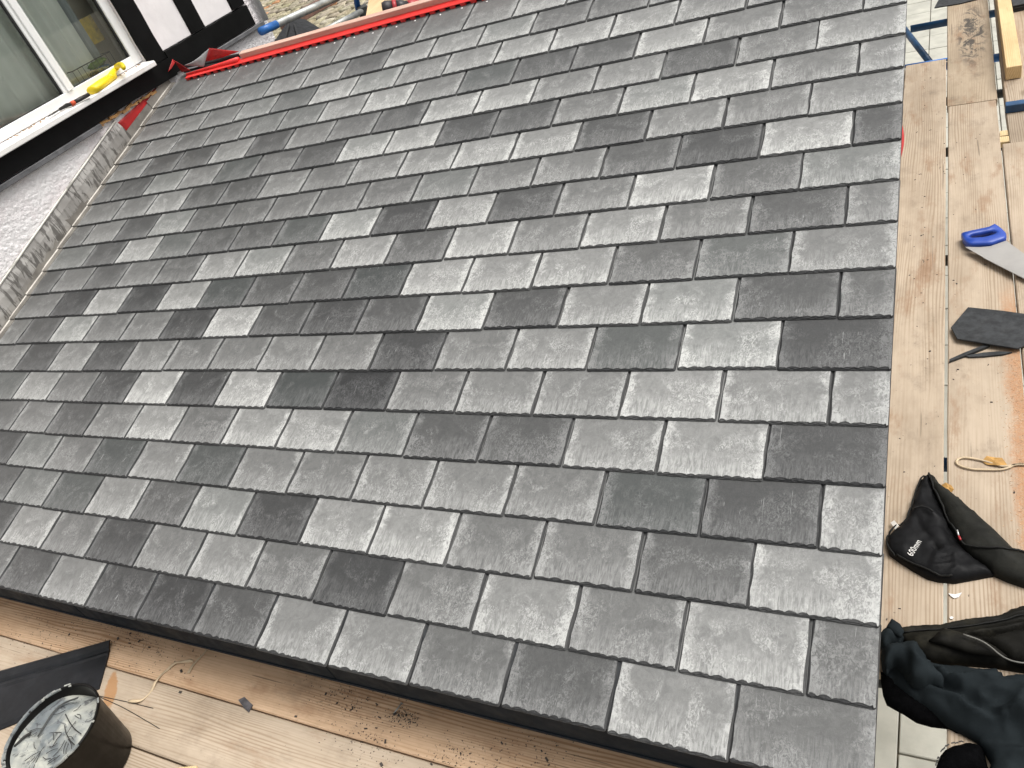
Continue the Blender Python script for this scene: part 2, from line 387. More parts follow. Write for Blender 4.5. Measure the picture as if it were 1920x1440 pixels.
def pebbledash():
    t = NT('pebbledash'); c = t.coord('Object', False)
    v = t.vor(t.vmul(c, (1.0, 0.8, 1.0)), 48); n = t.noise(c, 95, 5, 0.65, 0.8); big = t.noise(c, 5, 4)
    col = t.mix(t.rng(n, 0.3, 0.75), (0.80, 0.765, 0.76), (0.93, 0.915, 0.905))
    col = t.mix(t.math('MULTIPLY', t.rng(big, 0.42, 0.7), 0.35), col, (0.74, 0.62, 0.635))
    h = t.math('ADD', t.math('MULTIPLY', t.math('SUBTRACT', 1.0, v), 0.7), n)
    return t.fin(col, 0.85, t.bump(h, 1.0, 0.008), 0, 0.25)
M['pebble'] = pebbledash()
def lead():
    t = NT('weathered_lead'); c = t.coord()
    n = t.noise(t.vmul(c, (1, 26, 5)), 1.0, 6, 0.7, 0.9); b = t.noise(c, 6, 5, 0.6)
    col = t.mix(t.rng(b, 0.3, 0.7), (0.30, 0.285, 0.265), (0.50, 0.48, 0.45))
    wet = t.math('MULTIPLY', t.rng(n, 0.49, 0.54), t.rng(b, 0.36, 0.48))
    col = t.mix(t.math('MULTIPLY', wet, 0.8), col, (0.085, 0.078, 0.07))
    return t.fin(col, 0.42, t.bump(t.noise(c, 18, 4), 0.25, 0.006), 0.35, 0.5)
M['lead'] = lead()
def soak():
    t = NT('new_lead'); c = t.coord()
    col = t.mix(t.rng(t.noise(c, 11, 5), 0.3, 0.7), (0.19, 0.175, 0.155), (0.30, 0.28, 0.25))
    return t.fin(col, 0.42, t.bump(t.noise(c, 14, 3), 0.2, 0.005), 0.3, 0.5)
M['soaker'] = soak()
M['rolled'] = plain('lead_highlight', (0.55, 0.53, 0.48), 0.4, 0.15, 14, metal=0.2)  # paler than the lead: light caught on the curl is put into the colour
def glass():
    t = NT('window_glass'); t.t.nodes.remove(t.b)
    tr = t.n('BsdfTransparent'); tr.inputs[0].default_value = (0.97, 0.99, 0.97, 1)
    gl = t.n('BsdfGlossy'); gl.inputs['Roughness'].default_value = 0.02
    fr = t.n('Fresnel'); fr.inputs['IOR'].default_value = 1.5
    mx = t.n('MixShader'); t.l(fr.outputs[0], mx.inputs[0]); t.l(tr.outputs[0], mx.inputs[1]); t.l(gl.outputs[0], mx.inputs[2])
    t.l(mx.outputs[0], t.out.inputs[0]); return t.m
M['glass'] = glass()
def cobble_mat():
    t = NT('lichened_cobble'); c = t.coord(); oi = t.n('ObjectInfo')
    n = t.noise(c, 9, 6, 0.65); b = t.noise(c, 3, 3)
    col = t.mix(t.rng(n, 0.3, 0.72), (0.17, 0.15, 0.11), (0.52, 0.47, 0.36))
    col = t.mix(t.math('MULTIPLY', t.rng(b, 0.45, 0.65), 0.4), col, (0.30, 0.27, 0.17))
    col = t.mix(1.0, col, oi.outputs['Color'], 'MULTIPLY')
    return t.fin(col, 0.9, t.bump(n, 0.5, 0.02), 0, 0.2)
M['cobble'] = cobble_mat()
def adhesive():
    t = NT('grey_adhesive'); c = t.coord()
    w_ = t.n('TexWave', wave_type='RINGS'); t.l(c, w_.inputs['Vector']); w_.inputs['Scale'].default_value = 14; w_.inputs['Distortion'].default_value = 6; w_.inputs['Detail'].default_value = 3
    n = t.noise(c, 22, 7, 0.7, 1.5); b = t.noise(c, 7, 4, 0.6, 1.0)
    col = t.mix(t.rng(b, 0.35, 0.65), (0.15, 0.17, 0.175), (0.47, 0.47, 0.41))
    col = t.mix(t.math('MULTIPLY', t.rng(n, 0.56, 0.62), 0.8), col, (0.045, 0.045, 0.05))
    col = t.mix(t.math('MULTIPLY', w_.outputs[0], 0.22), col, (0.20, 0.21, 0.22))
    h = t.math('ADD', n, t.math('MULTIPLY', w_.outputs[0], 0.5))
    return t.fin(col, 0.38, t.bump(h, 0.6, 0.006), 0, 0.5)
M['adhesive'] = adhesive()

# ================================================================== SETTING
W, E = 0.30, 0.1755466
TH = math.radians(17.0)
TAN = math.tan(TH)
GZ = -1.95                       # garden level
DZ = -0.29                       # top of the scaffold boards
XW = -4.59                       # face of the house wall

g = put('ground', bxx(-60, 60, -60, 60, GZ - 0.6, GZ - 0.10), M['ground'], kind='structure')
# patio of slabs beside the extension
patio = put('patio', bxx(-1.3, 2.6, -4.0, 14.0, GZ - 0.098, GZ - 0.012), M['mortar'], kind='structure')
rs = random.Random(3)
slabs = {}
cols = [(-1.26, -0.655), (-0.648, -0.043), (-0.036, 0.569), (0.576, 1.181), (1.188, 1.793), (1.80, 2.405)]
for ci, (x0, x1) in enumerate(cols):
    y = -3.9 + (0.0, 0.21, 0.0, 0.33, 0.12, 0.40)[ci]
    off = {1: 8.84, 2: 9.235}.get(ci)
    if off: y = off - 14 * 0.41 - 5 * 1.23
    while y < 13.4:
        ln = 0.41 if rs.random() < 0.6 or ci in (1, 2) else 0.615
        if y < off - 14 * 0.41 - 0.01 if off else False: ln = 1.23
        key = (round(x1 - x0, 3), ln)
        if key not in slabs:
            v, f = box((0, 0, 0), (x1 - x0, ln - 0.009, 0.03), None, 0.004)
            slabs[key] = mesh('paving_slab', v, f, M['slab'])
        o = link('paving_slab', slabs[key], patio)
        o.location = Vector(((x0 + x1) / 2, y + ln / 2, GZ - 0.005 + rs.uniform(-.002, .002))) - BASE[patio]
        y += ln
# cobbled yard behind the house, on higher ground
CZ = -0.6
yard = put('cobbled_yard', bxx(-19, -4.8, 6.4, 22, GZ - 0.1, CZ - 0.05), plain('dark_joint_soil', (0.06, 0.052, 0.036), 0.9, 0.3, 9), kind='structure')
cm = []
for k in range(6):
    r_ = random.Random(20 + k); bm = bmesh.new(); bmesh.ops.create_cube(bm, size=1.0)
    bmesh.ops.bevel(bm, geom=bm.edges[:], offset=0.17, segments=1, affect='EDGES')
    for v in bm.verts:
        v.co = Vector((v.co.x * 0.275, v.co.y * 0.31, v.co.z * 0.12)) + Vector([r_.uniform(-.014, .014) for _ in range(3)])
    v, f = bm_out(bm); cm.append(mesh('cobble', v, f, M['cobble'], True))
rc = random.Random(5)
n_c = 0
for j in range(46):
    for i in range(60):
        x = -19.5 + i * 0.315 + (j % 2) * 0.15 + rc.uniform(-.02, .02); y = 8.0 + j * 0.36 + rc.uniform(-.015, .015)
        d = CB.T @ (np.array([x, y, CZ]) - CAM)
        if d[2] > -0.1: continue
        u_, v_ = 960 + FPX * d[0] / -d[2], 720 - FPX * d[1] / -d[2]
        if not (470 < u_ < 860 and -30 < v_ < 100 - (u_ - 465) * 0.286 + 14): continue
        if n_c >= 290: continue
        n_c += 1
        o = link('cobble', rc.choice(cm), yard)
        o.location = Vector((x, y, CZ - 0.02 + rc.uniform(-.015, .015))) - BASE[yard]; o.rotation_euler = (rc.uniform(-.05, .05), rc.uniform(-.05, .05), rc.uniform(-.12, .12))
        s = rc.uniform(0.75, 1.15); o.color = (s, s * rc.uniform(.95, 1.02), s * rc.uniform(.85, 1.05), 1)
        if rc.random() < 0.04: o.color = (1.2, 0.72, 0.5, 1)

print('cobbles', n_c)
# ================================================================== EXTENSION WITH SLATE ROOF
roof = thing('slate_roof', 'grey composite slate roof of the extension, sloping down from the house', 'roof', (0, 0, 0))
roof.rotation_euler = (TH, 0, 0)          # local axes: x along eaves, y up the slope, z out of the roof
BASE[roof] = Vector((0, 0, 0))
UEND = 15.12
OFF = 0.0247
V_TOP = 19.75
def riven_slate(seed, wd, ln, cut_l=False, cut_r=False):
    r_ = random.Random(seed); hw = wd / 2
    path = []                                   # (x, y, nx, ny, cut)
    cr = 0.007
    ns = 20
    for k in range(ns): path.append((-hw, ln - (ln - cr) * k / (ns - 1), 1, 0, cut_l))
    for k in range(1, 4):
        q = math.pi + k / 4 * math.pi / 2; path.append((-hw + cr + cr * math.cos(q), cr + cr * math.sin(q), -math.cos(q), -math.sin(q), cut_l))
    nt = max(8, int(wd / 0.0065))
    for k in range(nt + 1): path.append((-hw + cr + (wd - 2 * cr) * k / nt, 0, 0, 1, False))
    for k in range(1, 4):
        q = 1.5 * math.pi + k / 4 * math.pi / 2; path.append((hw - cr + cr * math.cos(q), cr + cr * math.sin(q), -math.cos(q), -math.sin(q), cut_r))
    for k in range(ns): path.append((hw, cr + (ln - cr) * k / (ns - 1), -1, 0, cut_r))
    n = len(path); T = SLATE_T
    def scal(amp, lo, per):
        # scalloped random profile along the edge
        out = []; k = 0
        while len(out) < n:
            L_ = r_.randint(*per); a = r_.uniform(0.35, 1.0) * amp
            for q in range(L_): out.append(lo + a * abs(math.sin(math.pi * q / L_)) + r_.uniform(-.0003, .0003))
        return out[:n]
    lev = [(0.0, [r_.uniform(0, .0005) for _ in range(n)]),
           (0.30 * T, scal(0.0012, 0.0, (2, 5))),
           (0.42 * T, scal(0.0040, 0.0015, (3, 6))),
           (0.66 * T, scal(0.0040, 0.0022, (3, 7))),
           (0.76 * T, scal(0.0075, 0.0040, (4, 8))),
           (T, scal(0.0080, 0.0050, (4, 8)))]
    Vv = []; Ff = []
    for z, ins in lev:
        for (x, y, nx, ny, c), d in zip(path, ins):
            d = d * (0.15 if c else (0.60 if abs(nx) > 0.9 else 1.0)); Vv.append((x + nx * d, y + ny * d, z))
    for a in range(len(lev) - 1):
        for k in range(n - 1): Ff.append((a * n + k, a * n + k + 1, (a + 1) * n + k + 1, (a + 1) * n + k))
    L0 = (len(lev) - 1) * n
    Ff.append(tuple(L0 + k for k in range(n)))
    return mesh('slate', Vv, Ff, M['slate'])
LN = 0.365
FULL = [riven_slate(100 + k, 0.2962, LN) for k in range(9)]
VERGE = [riven_slate(200 + k, 0.2982, LN, False, True) for k in range(3)]
HALF = [riven_slate(300 + k, 0.1460, LN, False, True) for k in range(3)]
LASTE = [riven_slate(400 + k, 0.2962 + 0.12 * W, LN, True) for k in range(2)]
LASTO = [riven_slate(500 + k, (UEND - 14.5) * W - 0.003, LN, True) for k in range(2)]
TONES = [
 [4,6,3.2,4,6,6,2.8,2.4,2.4,5.6,3,4,5,3,4],
 [4,6.4,5,6.4,4.5,2.4,4.4,6,5,2.4,4.6,6.4,3,4,5,4],
 [6.4,3.3,5,5,6.8,6.8,2.4,6.6,3.4,6,2.8,4.5,3,5,4],
 [6,2.6,2.9,4.8,5.5,5.4,4.8,5.2,2.8,5.6,2.4,4.6,4.6,2.6,4,4],
 [2.5,7,6,3.4,3.4,4.6,6.6,6.8,4.2,6.6,4.5,3,4.6,3.5,4],
 [6,6.4,7,5.5,5.4,4.6,2,2.2,7.6,2.6,7.7,2.4,4.1,6,3.4,4],
 [2.4,7.2,3.4,6,5,2.5,4.6,5,4.9,4.5,5.1,2.5,5.4,2.3,4.8],
 [3.6,3,7.2,6.1,2.9,7.5,2.9,2.5,3,7.6,2.2,4.6,4,6.4,2.9,4.2],
 [5.6,4,4.1,7,7.1,7.1,2.4,3,2.9,2.4,6.6,2.4,6.6,2.3,4.5],
 [5,3.5,5,7.1,5.1,7.1,3.6,6.6,4,6.6,6.4,4,4.4,3.4,4.6,3],
 [6,4,7.6,5,2.9,6.6,2.4,7.1,2.9,3,2.9,4.1,6.5,2.9,4.6],
 [3.1,7.2,3,3.4,5,5.1,4.9,4.5,4.5,4.5,4,3.5,6,2.9,5,4],
 [6,5,5.4,3.4,7,7.1,6,5,4.4,5,2.9,3,6,4.4,4.5],
 [5.5,5,7.1,6.6,5,3,3,7,7,2.9,4,2.9,4.6,5.5,3,3.6],
 [6.5,5,3.4,6,5.5,7.1,7,3.4,4,4.5,2.9,5.5,3,3,5],
 [5.5,4.5,5.5,7.1,3.5,3.4,3.5,5,7,5.5,4,4,4.6,4,5,4],
 [5,5,5.5,6.6,6.6,7,6,5,6.1,6.5,3.5,5,4.5,5,4.5],
 [5,5,5,4.5,4,4,6,6.1,6,3.5,5,5,4.5,5,3.5,4],
 [5,5,5,5,6,6.6,5,4.6,4,5,4.5,4,4,4.5,4.2]]
rsl = random.Random(11)
tilt = math.atan(SLATE_T / E)
n_slate = 0
for k in range(19):
    spans = []
    if k % 2 == 0:
        spans.append((0.0, 1 - OFF, VERGE, 0.2982))
        for i in range(1, 14): spans.append((i - OFF, i + 1 - OFF, FULL, 0.2962))
        spans.append((14 - OFF, UEND - OFF, LASTE, 0.2962 + 0.12 * W))
    else:
        spans.append((0.0, 0.5 - OFF, HALF, 0.146))
        for i in range(0, 14): spans.append((i + 0.5 - OFF, i + 1.5 - OFF, FULL, 0.2962))
        spans.append((14.5 - OFF, UEND - OFF, LASTO, (UEND - 14.5) * W - 0.003))
    for i, (u0, u1, var, wd) in enumerate(spans):
        xc = -(u0 + u1) / 2 * W; y0 = k * E
        if k == 0 and u1 > 13.0 or (k == 1 and u1 > 14): pass
        o = link('slate', rsl.choice(var), roof)
        n_slate += 1
        o.location = (xc + rsl.uniform(-.0008, .0008), y0 + rsl.uniform(-.0028, .0028), 0.0004 + rsl.uniform(0, .0007))
        o.rotation_euler = (-tilt + rsl.uniform(-.002, .003), rsl.uniform(-.003, .003), rsl.uniform(-.004, .004))
        tn = TONES[k][i] if i < len(TONES[k]) else 4.5
        tn += rsl.uniform(-.25, .25)
        o.color = (max(0, min(1, (tn - 1.8) / 5.9)), wd / 2, 1.0 if rsl.random() < 0.2 else 0.0, 1)
# under the slates: boarding, fascia boards, end board, walls of the extension
def rbox(x0, x1, y0, y1, z0, z1, bev=0): return bxx(x0, x1, y0, y1, z0, z1, bev)
put('roof_boarding', rbox(-UEND * W, -0.012, 0.03, V_TOP * E + 0.1, -0.06, -0.012), M['blackmem'], roof)
put('starter_strip', rbox(-UEND * W, -0.006, 0.012, 0.2, -0.011, -0.002), M['slate_cut'], roof)
put('verge_trim', rbox(-0.016, -0.004, 0.02, V_TOP * E, -0.045, -0.006, 0.002), M['fascia'], roof)
Rinv = Matrix.Rotation(-TH, 3, 'X')
def inroof(vf): return [Rinv @ Vector(p) for p in vf[0]], vf[1]
for xa, xb in ((-4.55, -2.852), (-2.848, -1.552), (-1.548, -0.02)):
    put('fascia_board', inroof(bxx(xa, xb, 0.022, 0.038, -0.140, -0.016, 0.003)), M['fascia'], roof)
put('fascia_lip', inroof(bxx(-4.55, -0.02, 0.018, 0.0225, -0.140, -0.128, 0.001)), M['fascia'], roof)
put('soffit', inroof(bxx(-4.55, -0.02, 0.039, 0.24, -0.138, -0.128)), M['fascia'], roof)
YR = V_TOP * E * math.cos(TH)
put('wall', inroof(bxx(-4.58, -0.33, 0.16, 6.4, GZ - 0.1, -0.205)), M['extwall'], roof)
gv = [(-0.36, 0.05, -0.25), (-0.36, YR, -0.25), (-0.36, YR, YR * TAN - 0.07), (-0.36, 0.05, -0.06),
      (-0.32, 0.05, -0.25), (-0.32, YR, -0.25), (-0.32, YR, YR * TAN - 0.07), (-0.32, 0.05, -0.06)]
gf = [(0, 1, 2, 3), (7, 6, 5, 4), (0, 4, 5, 1), (1, 5, 6, 2), (2, 6, 7, 3), (3, 7, 4, 0)]
put('gable_wall', inroof((gv, gf)), M['extwall'], roof)
# far slope, hidden behind the ridge
ZR = YR * TAN
fs = [(-UEND * W, YR + .1, ZR - .03), (-0.01, YR + .1, ZR - .03), (-0.01, 2 * YR, -0.05), (-UEND * W, 2 * YR, -0.05)]
fs += [(x, y, z - 0.05) for x, y, z in fs]
put('far_slope', inroof((fs, [(0, 1, 2, 3), (7, 6, 5, 4), (0, 4, 5, 1), (1, 5, 6, 2), (2, 6, 7, 3), (3, 7, 4, 0)])), M['slate_cut'], roof)
# nails along the heads of the top course
nv, nf = lathe([(0.0065, 0), (0.0065, 0.0015), (0.0035, 0.003), (0.0004, 0.0035)], (0, 0, 0), 10)
nm_ = mesh('nail', nv, nf, M['nail'], True)
for i in range(15):
    for s in (0.27, 0.73):
        u = i + s - OFF
        if u > 14.7: continue
        o = link('nail', nm_, roof); o.location = (-u * W + rsl.uniform(-.01, .01), 19.27 * E + rsl.uniform(-.006, .006), SLATE_T - 0.0095 + 0.0004)
# red vented ridge strip with slots, and the batten above it
v0 = 19.43 * E
X1, X0 = -5.4 * W, -14.68 * W
X1 = -0.02
zt = 0.0175
rv = rbox(X0, X1, v0 - 0.001, v0 + 0.055, 0.012, zt, 0.002)          # top of the strip
parts = [rv]
x = X0; pitch = 0.0672
while x < X1:
    parts.append(rbox(x, min(x + 0.033, X1), v0 + 0.001, v0 + 0.012, -0.004, 0.0125)); x += pitch
strip = put('ridge_vent', join(*parts), M['red'], roof)
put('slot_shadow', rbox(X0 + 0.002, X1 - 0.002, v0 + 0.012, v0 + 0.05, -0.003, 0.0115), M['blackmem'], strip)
put('vent_roll', tube([(X0, v0 + 0.035, zt), (-13.0 * W - 0.2, v0 + 0.035, zt + 0.004), (-13.0 * W, v0 + 0.036, zt + 0.006)], [0.011, 0.013, 0.018], 10), M['red'], strip, True)
def ybat(xa, xb, y0, y1, z0, z1):
    # local Y of the wood grain must run along the batten: build it turned by 90 degrees
    L_ = xb - xa; vv, ff = box((0, 0, 0), (y1 - y0, L_, z1 - z0), None, 0.002)
    o = link('ridge_batten', mesh('ridge_batten', vv, ff, M['pinkpine']), roof)
    o.location = ((xa + xb) / 2, (y0 + y1) / 2, (z0 + z1) / 2); o.rotation_euler = (0, 0, math.pi / 2); return o
ybat(-12.95 * W, -6.2 * W, v0 + 0.050, v0 + 0.086, 0.0, 0.048)
ybat(-6.18 * W, -0.05, v0 + 0.050, v0 + 0.086, 0.0, 0.048)
# lead soakers, one to each course, standing up against the wall
for k in range(4, 19):
    y0 = k * E + 0.004; y1 = y0 + (E + 0.03 if k < 18 else E * 1.5)
    xa = XW + 0.020 - (k % 3) * 0.002; h = 0.064 + 0.004 * math.sin(k * 2.1)
    vv = []; s0 = 0.016; s1 = 0.008
    pr = [(xa + 0.045, 0.010), (xa + 0.006, 0.011), (xa + 0.001, 0.016), (xa, h), (xa - 0.0025, h), (xa - 0.0025, 0.008), (xa + 0.045, 0.0075)]
    for yy, lift in ((y0, 0.0), (y1, -SLATE_T)):
        for px_, pz_ in pr: vv.append((px_, yy, pz_ + lift * 0.9))
    n = len(pr); ff = [(i, (i + 1) % n, n + (i + 1) % n, n + i) for i in range(n)] + [tuple(range(n))[::-1], tuple(range(n, 2 * n))]
    put('soaker', (vv, ff), M['soaker'], roof)
# red underlay bulging out below the verge
bl = []
for q in range(13):
    t_ = q / 12; yy = (11.55 + 2.0 * (1 - t_) - 0.6) * E * 0 + (1.84 + 0.21 * t_)
    bl.append((-0.004 + 0.014 * math.sin(math.pi * t_), yy))
vv = [(x, y, -0.012) for x, y in bl] + [(x, y, -0.016) for x, y in bl] + [(-0.03, y, -0.012) for x, y in bl] + [(-0.03, y, -0.016) for x, y in bl]
n = len(bl); ff = []
for q in range(n - 1):
    ff += [(q, q + 1, 2 * n + q + 1, 2 * n + q), (n + q + 1, n + q, 3 * n + q, 3 * n + q + 1), (q + 1, q, n + q, n + q + 1)]
put('underlay_edge', (vv, ff), M['redmem'], roof, label='red underlay bulging out at the verge')

# ================================================================== HOUSE
house = thing('timber_framed_house', 'white pebbledashed house wall with black timber framing and white window', 'house', (XW, 2.0, GZ))
Y0, Y1 = -2.5, 4.465
WY0, WY1, WZ0, WZ1 = 0.75, 3.20, 1.195, 2.55
XB = XW - 0.20
put('wall', join(bxx(XB, XW, Y0, Y1, GZ - 0.1, WZ0 - 0.001), bxx(XB, XW, WY1, Y1, WZ0, 3.2), bxx(XB, XW, Y0, WY0, WZ0, 3.2), bxx(XB, XW, WY0 + .001, WY1 - .001, WZ1, 3.2)), M['pebble'], house)
from mathutils import noise as mno
def dash_face(y0, y1, z0, z1, st=0.0105):
    ny, nz = int((y1 - y0) / st), int((z1 - z0) / st); V = []; F = []
    for j in range(nz + 1):
        for i in range(ny + 1):
            y, z = y0 + (y1 - y0) * i / ny, z0 + (z1 - z0) * j / nz
            n = mno.noise(Vector((y * 46, z * 58, 1.7))) + 0.6 * mno.noise(Vector((y * 95, z * 105, 9.1)))
            V.append((XW + 0.0005 + 0.0062 * max(0.0, min(1.0, 0.5 + 0.75 * n)), y, z))
    for j in range(nz):
        for i in range(ny): F.append((j * (ny + 1) + i, j * (ny + 1) + i + 1, (j + 1) * (ny + 1) + i + 1, (j + 1) * (ny + 1) + i))
    return V, F
put('pebbledash', dash_face(0.9, 4.464, 0.2, 1.03), M['pebble'], house, True)
put('pebbledash', dash_face(4.302, 4.464, 1.0301, 2.2), M['pebble'], house, True)
put('wall_return', bxx(-9.0, XB - 0.002, Y1 - 0.28, Y1 - 0.002, GZ - 0.1, 3.2), M['pebble'], house)
T0, T1 = XW + 0.001, XW + 0.027
def rough_timber(x0, x1, y0, y1, z0, z1, seed=0):
    """board with slightly wavering painted edges"""
    r_ = random.Random(seed); n = 12
    ly, lz = y1 - y0, z1 - z0; V = []; F = []
    along_y = ly > lz
    for i in range(n + 1):
        t_ = i / n; a = r_.uniform(-.004, .004); b = r_.uniform(-.004, .004)
        for x in (x0, x1):
            ins = 0.003 if x == x1 else 0
            if along_y: V += [(x, y0 + ly * t_, z0 + a + ins), (x, y0 + ly * t_, z1 + b - ins)]
            else: V += [(x, y0 + a + ins, z0 + lz * t_), (x, y1 + b - ins, z0 + lz * t_)]
    for i in range(n):
        p = i * 4; q = p + 4
        F += [(p + 2, p + 3, q + 3, q + 2), (p, p + 2, q + 2, q), (p + 3, p + 1, q + 1, q + 3)]
    F += [(0, 1, 3, 2), (n * 4 + 2, n * 4 + 3, n * 4 + 1, n * 4)]
    return V, F
put('sill_board', rough_timber(T0, T1 + 0.012, Y0 + 0.2, 3.352, 1.030, 1.150, 1), M['blacktimber'], house)
put('timber_post', rough_timber(T0, T1, 3.196, 3.352, 1.1515, 3.0, 2), M['blacktimber'], house)
put('timber_rail', rough_timber(T0, T1 + 0.006, 3.3535, 4.300, 1.040, 1.192, 3), M['blacktimber'], house)
put('timber_stud', rough_timber(T0, T1, 3.672, 3.818, 1.196, 3.0, 4), M['blacktimber'], house)
put('timber_post', rough_timber(T0, T1, 4.153, 4.298, 1.196, 3.0, 5), M['blacktimber'], house)
for ya, yb in ((3.356, 3.669), (3.821, 4.150)):
    put('infill_panel', bxx(XW + 0.0005, XW + 0.011, ya, yb, 1.196, 3.0), M['infill'], house)
put('drip_strip', bxx(T0, T1 + 0.02, Y0 + .2, 2.585, 0.997, 1.028, 0.004), plain('grey_drip_strip', (0.12, 0.12, 0.125), 0.5, 0.3, 10, dirt=(0.25, 0.25, 0.25)), house)
put('drip_strip', bxx(T0, T1 + 0.02, 3.62, 4.385, 1.008, 1.038, 0.004), bpy.data.materials['grey_drip_strip'], house)
sv = []; rsp = random.Random(4)
for i in range(14):
    y = 2.59 + i * 0.039; sv.append(box((T1 - 0.008 + rsp.uniform(-.006, .006), y, 1.014 + rsp.uniform(-.006, .006)), (0.016, 0.048 + rsp.uniform(0, .02), 0.011 + rsp.uniform(-.005, .008)), Matrix.Rotation(rsp.uniform(-.2, .2), 3, 'X')))
put('splintered_batten', join(*sv), M['splinter'], house, label='splintered bare wood under the black sill board')
# downpipe at the corner
dp = put('downpipe', tube([(XW + 0.040, 4.415, 3.2), (XW + 0.040, 4.415, 1.03)], 0.025, 14), M['upvc'], house, True)
# window
win = put('window', join(bxx(XW - 0.085, XW - 0.025, WY0, WY1, WZ0 + 0.002, WZ0 + 0.062, 0.004),
                         bxx(XW - 0.085, XW - 0.025, WY0, WY1, WZ1 - 0.062, WZ1 - 0.002, 0.004),
                         bxx(XW - 0.083, XW - 0.023, WY1 - 0.072, WY1, WZ0 + 0.004, WZ1 - 0.004, 0.004),
                         bxx(XW - 0.083, XW - 0.023, WY0, WY0 + 0.072, WZ0 + 0.004, WZ1 - 0.004, 0.004)), M['upvc'], house)
for ym in (2.578, 1.50):
    put('mullion', join(bxx(XW - 0.082, XW - 0.026, ym - 0.043, ym + 0.043, WZ0 + 0.058, WZ1 - 0.06, 0.004), bxx(XW - 0.028, XW - 0.014, ym - 0.018, ym + 0.022, WZ0 + 0.060, WZ1 - 0.062, 0.004)), M['upvc'], win)
for ya, yb in ((2.621, 3.128), (1.543, 2.535), (0.822, 1.457)):
    put('glazing_seal', join(bxx(XW - 0.055, XW - 0.034, yb - 0.012, yb + 0.0005, WZ0 + 0.061, WZ1 - 0.061), bxx(XW - 0.055, XW - 0.036, ya, yb - 0.0125, WZ0 + 0.0605, WZ0 + 0.065)), M['seal'], win)
    put('pane', bxx(XW - 0.052, XW - 0.048, ya, yb - 0.0122, WZ0 + 0.066, WZ1 - 0.062), M['glass'], win)
sill = put('window_sill', (lambda pr: ([(x, y, z) for y in (WY0 - 0.05, 3.178) for x, z in pr],
        [tuple(range(len(pr)))[::-1], tuple(range(len(pr), 2 * len(pr)))] + [(i, (i + 1) % len(pr), len(pr) + (i + 1) % len(pr), len(pr) + i) for i in range(len(pr))]))(
        [(XW - 0.03, 1.194), (XW - 0.03, 1.152), (XW + 0.096, 1.152), (XW + 0.10, 1.156), (XW + 0.10, 1.180), (XW + 0.094, 1.186)]), M['sillwhite'], house)
bm = bmesh.new(); bm.free()
# room behind the window
put('room_lining', join(bxx(XB - 0.12, XB - 0.08, 2.93, 3.7, 0.95, 2.65), bxx(XW - 2.4, XW - 2.35, 0.2, 4.1, 0.9, 2.7), bxx(XW - 2.4, XB - 0.001, 4.05, 4.10, 0.9, 2.7), bxx(XW - 2.4, XB - .001, 0.2, 0.25, 0.9, 2.7), bxx(XW - 2.4, XB - .001, 0.2, 4.1, 2.66, 2.7), bxx(XW - 2.4, XB - .001, 0.2, 4.1, 0.86, 0.9)), M['room'], house)
put('reveal', join(bxx(XB - .002, XW - 0.086, WY1 + .0005, WY1 + 0.02, WZ0, WZ1)), M['room'], house)
put('inner_sill', bxx(XB - 0.06, XW - 0.086, WY0, WY1, WZ0 + 0.004, WZ0 + 0.03), M['upvc'], house)
def curtain(y0, y1, x, z0, z1, amp, waves, mat, label, seed):
    r_ = random.Random(seed); V = []; F = []; n = 90; m = 8
    phs = [r_.uniform(0, 6.28) for _ in range(4)]
    for j in range(m + 1):
        for i in range(n + 1):
            t_ = i / n; zz = z0 + (z1 - z0) * j / m
            dxx = amp * (math.sin(2 * math.pi * waves * t_ + phs[0] + .3 * math.sin(j * .4)) + .4 * math.sin(2 * math.pi * waves * 2.3 * t_ + phs[1]))
            V.append((x + dxx, y0 + (y1 - y0) * t_, zz))
    for j in range(m):
        for i in range(n): F.append((j * (n + 1) + i, j * (n + 1) + i + 1, (j + 1) * (n + 1) + i + 1, (j + 1) * (n + 1) + i))
    o = put('curtain', (V, F), mat, None, True, label, 'curtain', 'curtains behind the window')
    sm = o.modifiers.new('solid', 'SOLIDIFY'); sm.thickness = 0.003
    return o
curtain(1.72, 2.60, XB + 0.075, 1.24, 2.5, 0.016, 5, M['curtain'], 'long pale grey curtain hanging behind the left pane', 1)
curtain(2.62, 2.93, XB + 0.070, 1.24, 2.5, 0.016, 2.2, M['curtain'], 'short pale grey curtain behind the right pane', 2)
curtain(2.90, 3.02, XB + 0.045, 1.26, 2.5, 0.012, 1.2, M['curtaindark'], 'narrow dark grey curtain edge beside the beige wall', 3)
# things on the inner sill: wire basket, cloths, a yellow card
wb = thing('wire_basket', 'black wire basket standing behind the right window pane', 'basket', (XB + 0.09, 2.82, WZ0 + 0.03))
bz = WZ0 + 0.031
wv = []
bx0, bx1, by0, by1, bh = XB + 0.0, XB + 0.11, 2.72, 3.05, 0.105
for i in range(9):
    y = by0 + (by1 - by0) * i / 8; wv.append(tube([(bx1, y, bz), (bx1, y, bz + bh)], 0.0014, 5)); wv.append(tube([(bx0, y, bz), (bx0, y, bz + bh)], 0.0014, 5)); wv.append(tube([(bx0, y, bz + .001), (bx1, y, bz + .001)], 0.0014, 5))
put('mesh_side', join(*wv), M['wire'], wb)
put('rim', join(*[tube(p, 0.003, 6) for p in ([(bx0, by0, bz + bh), (bx1, by0, bz + bh), (bx1, by1, bz + bh), (bx0, by1, bz + bh), (bx0, by0, bz + bh)], [(bx0, by0, bz + .002), (bx1, by0, bz + .002), (bx1, by1, bz + .002), (bx0, by1, bz + .002), (bx0, by0, bz + .002)])]), M['wire'], wb)
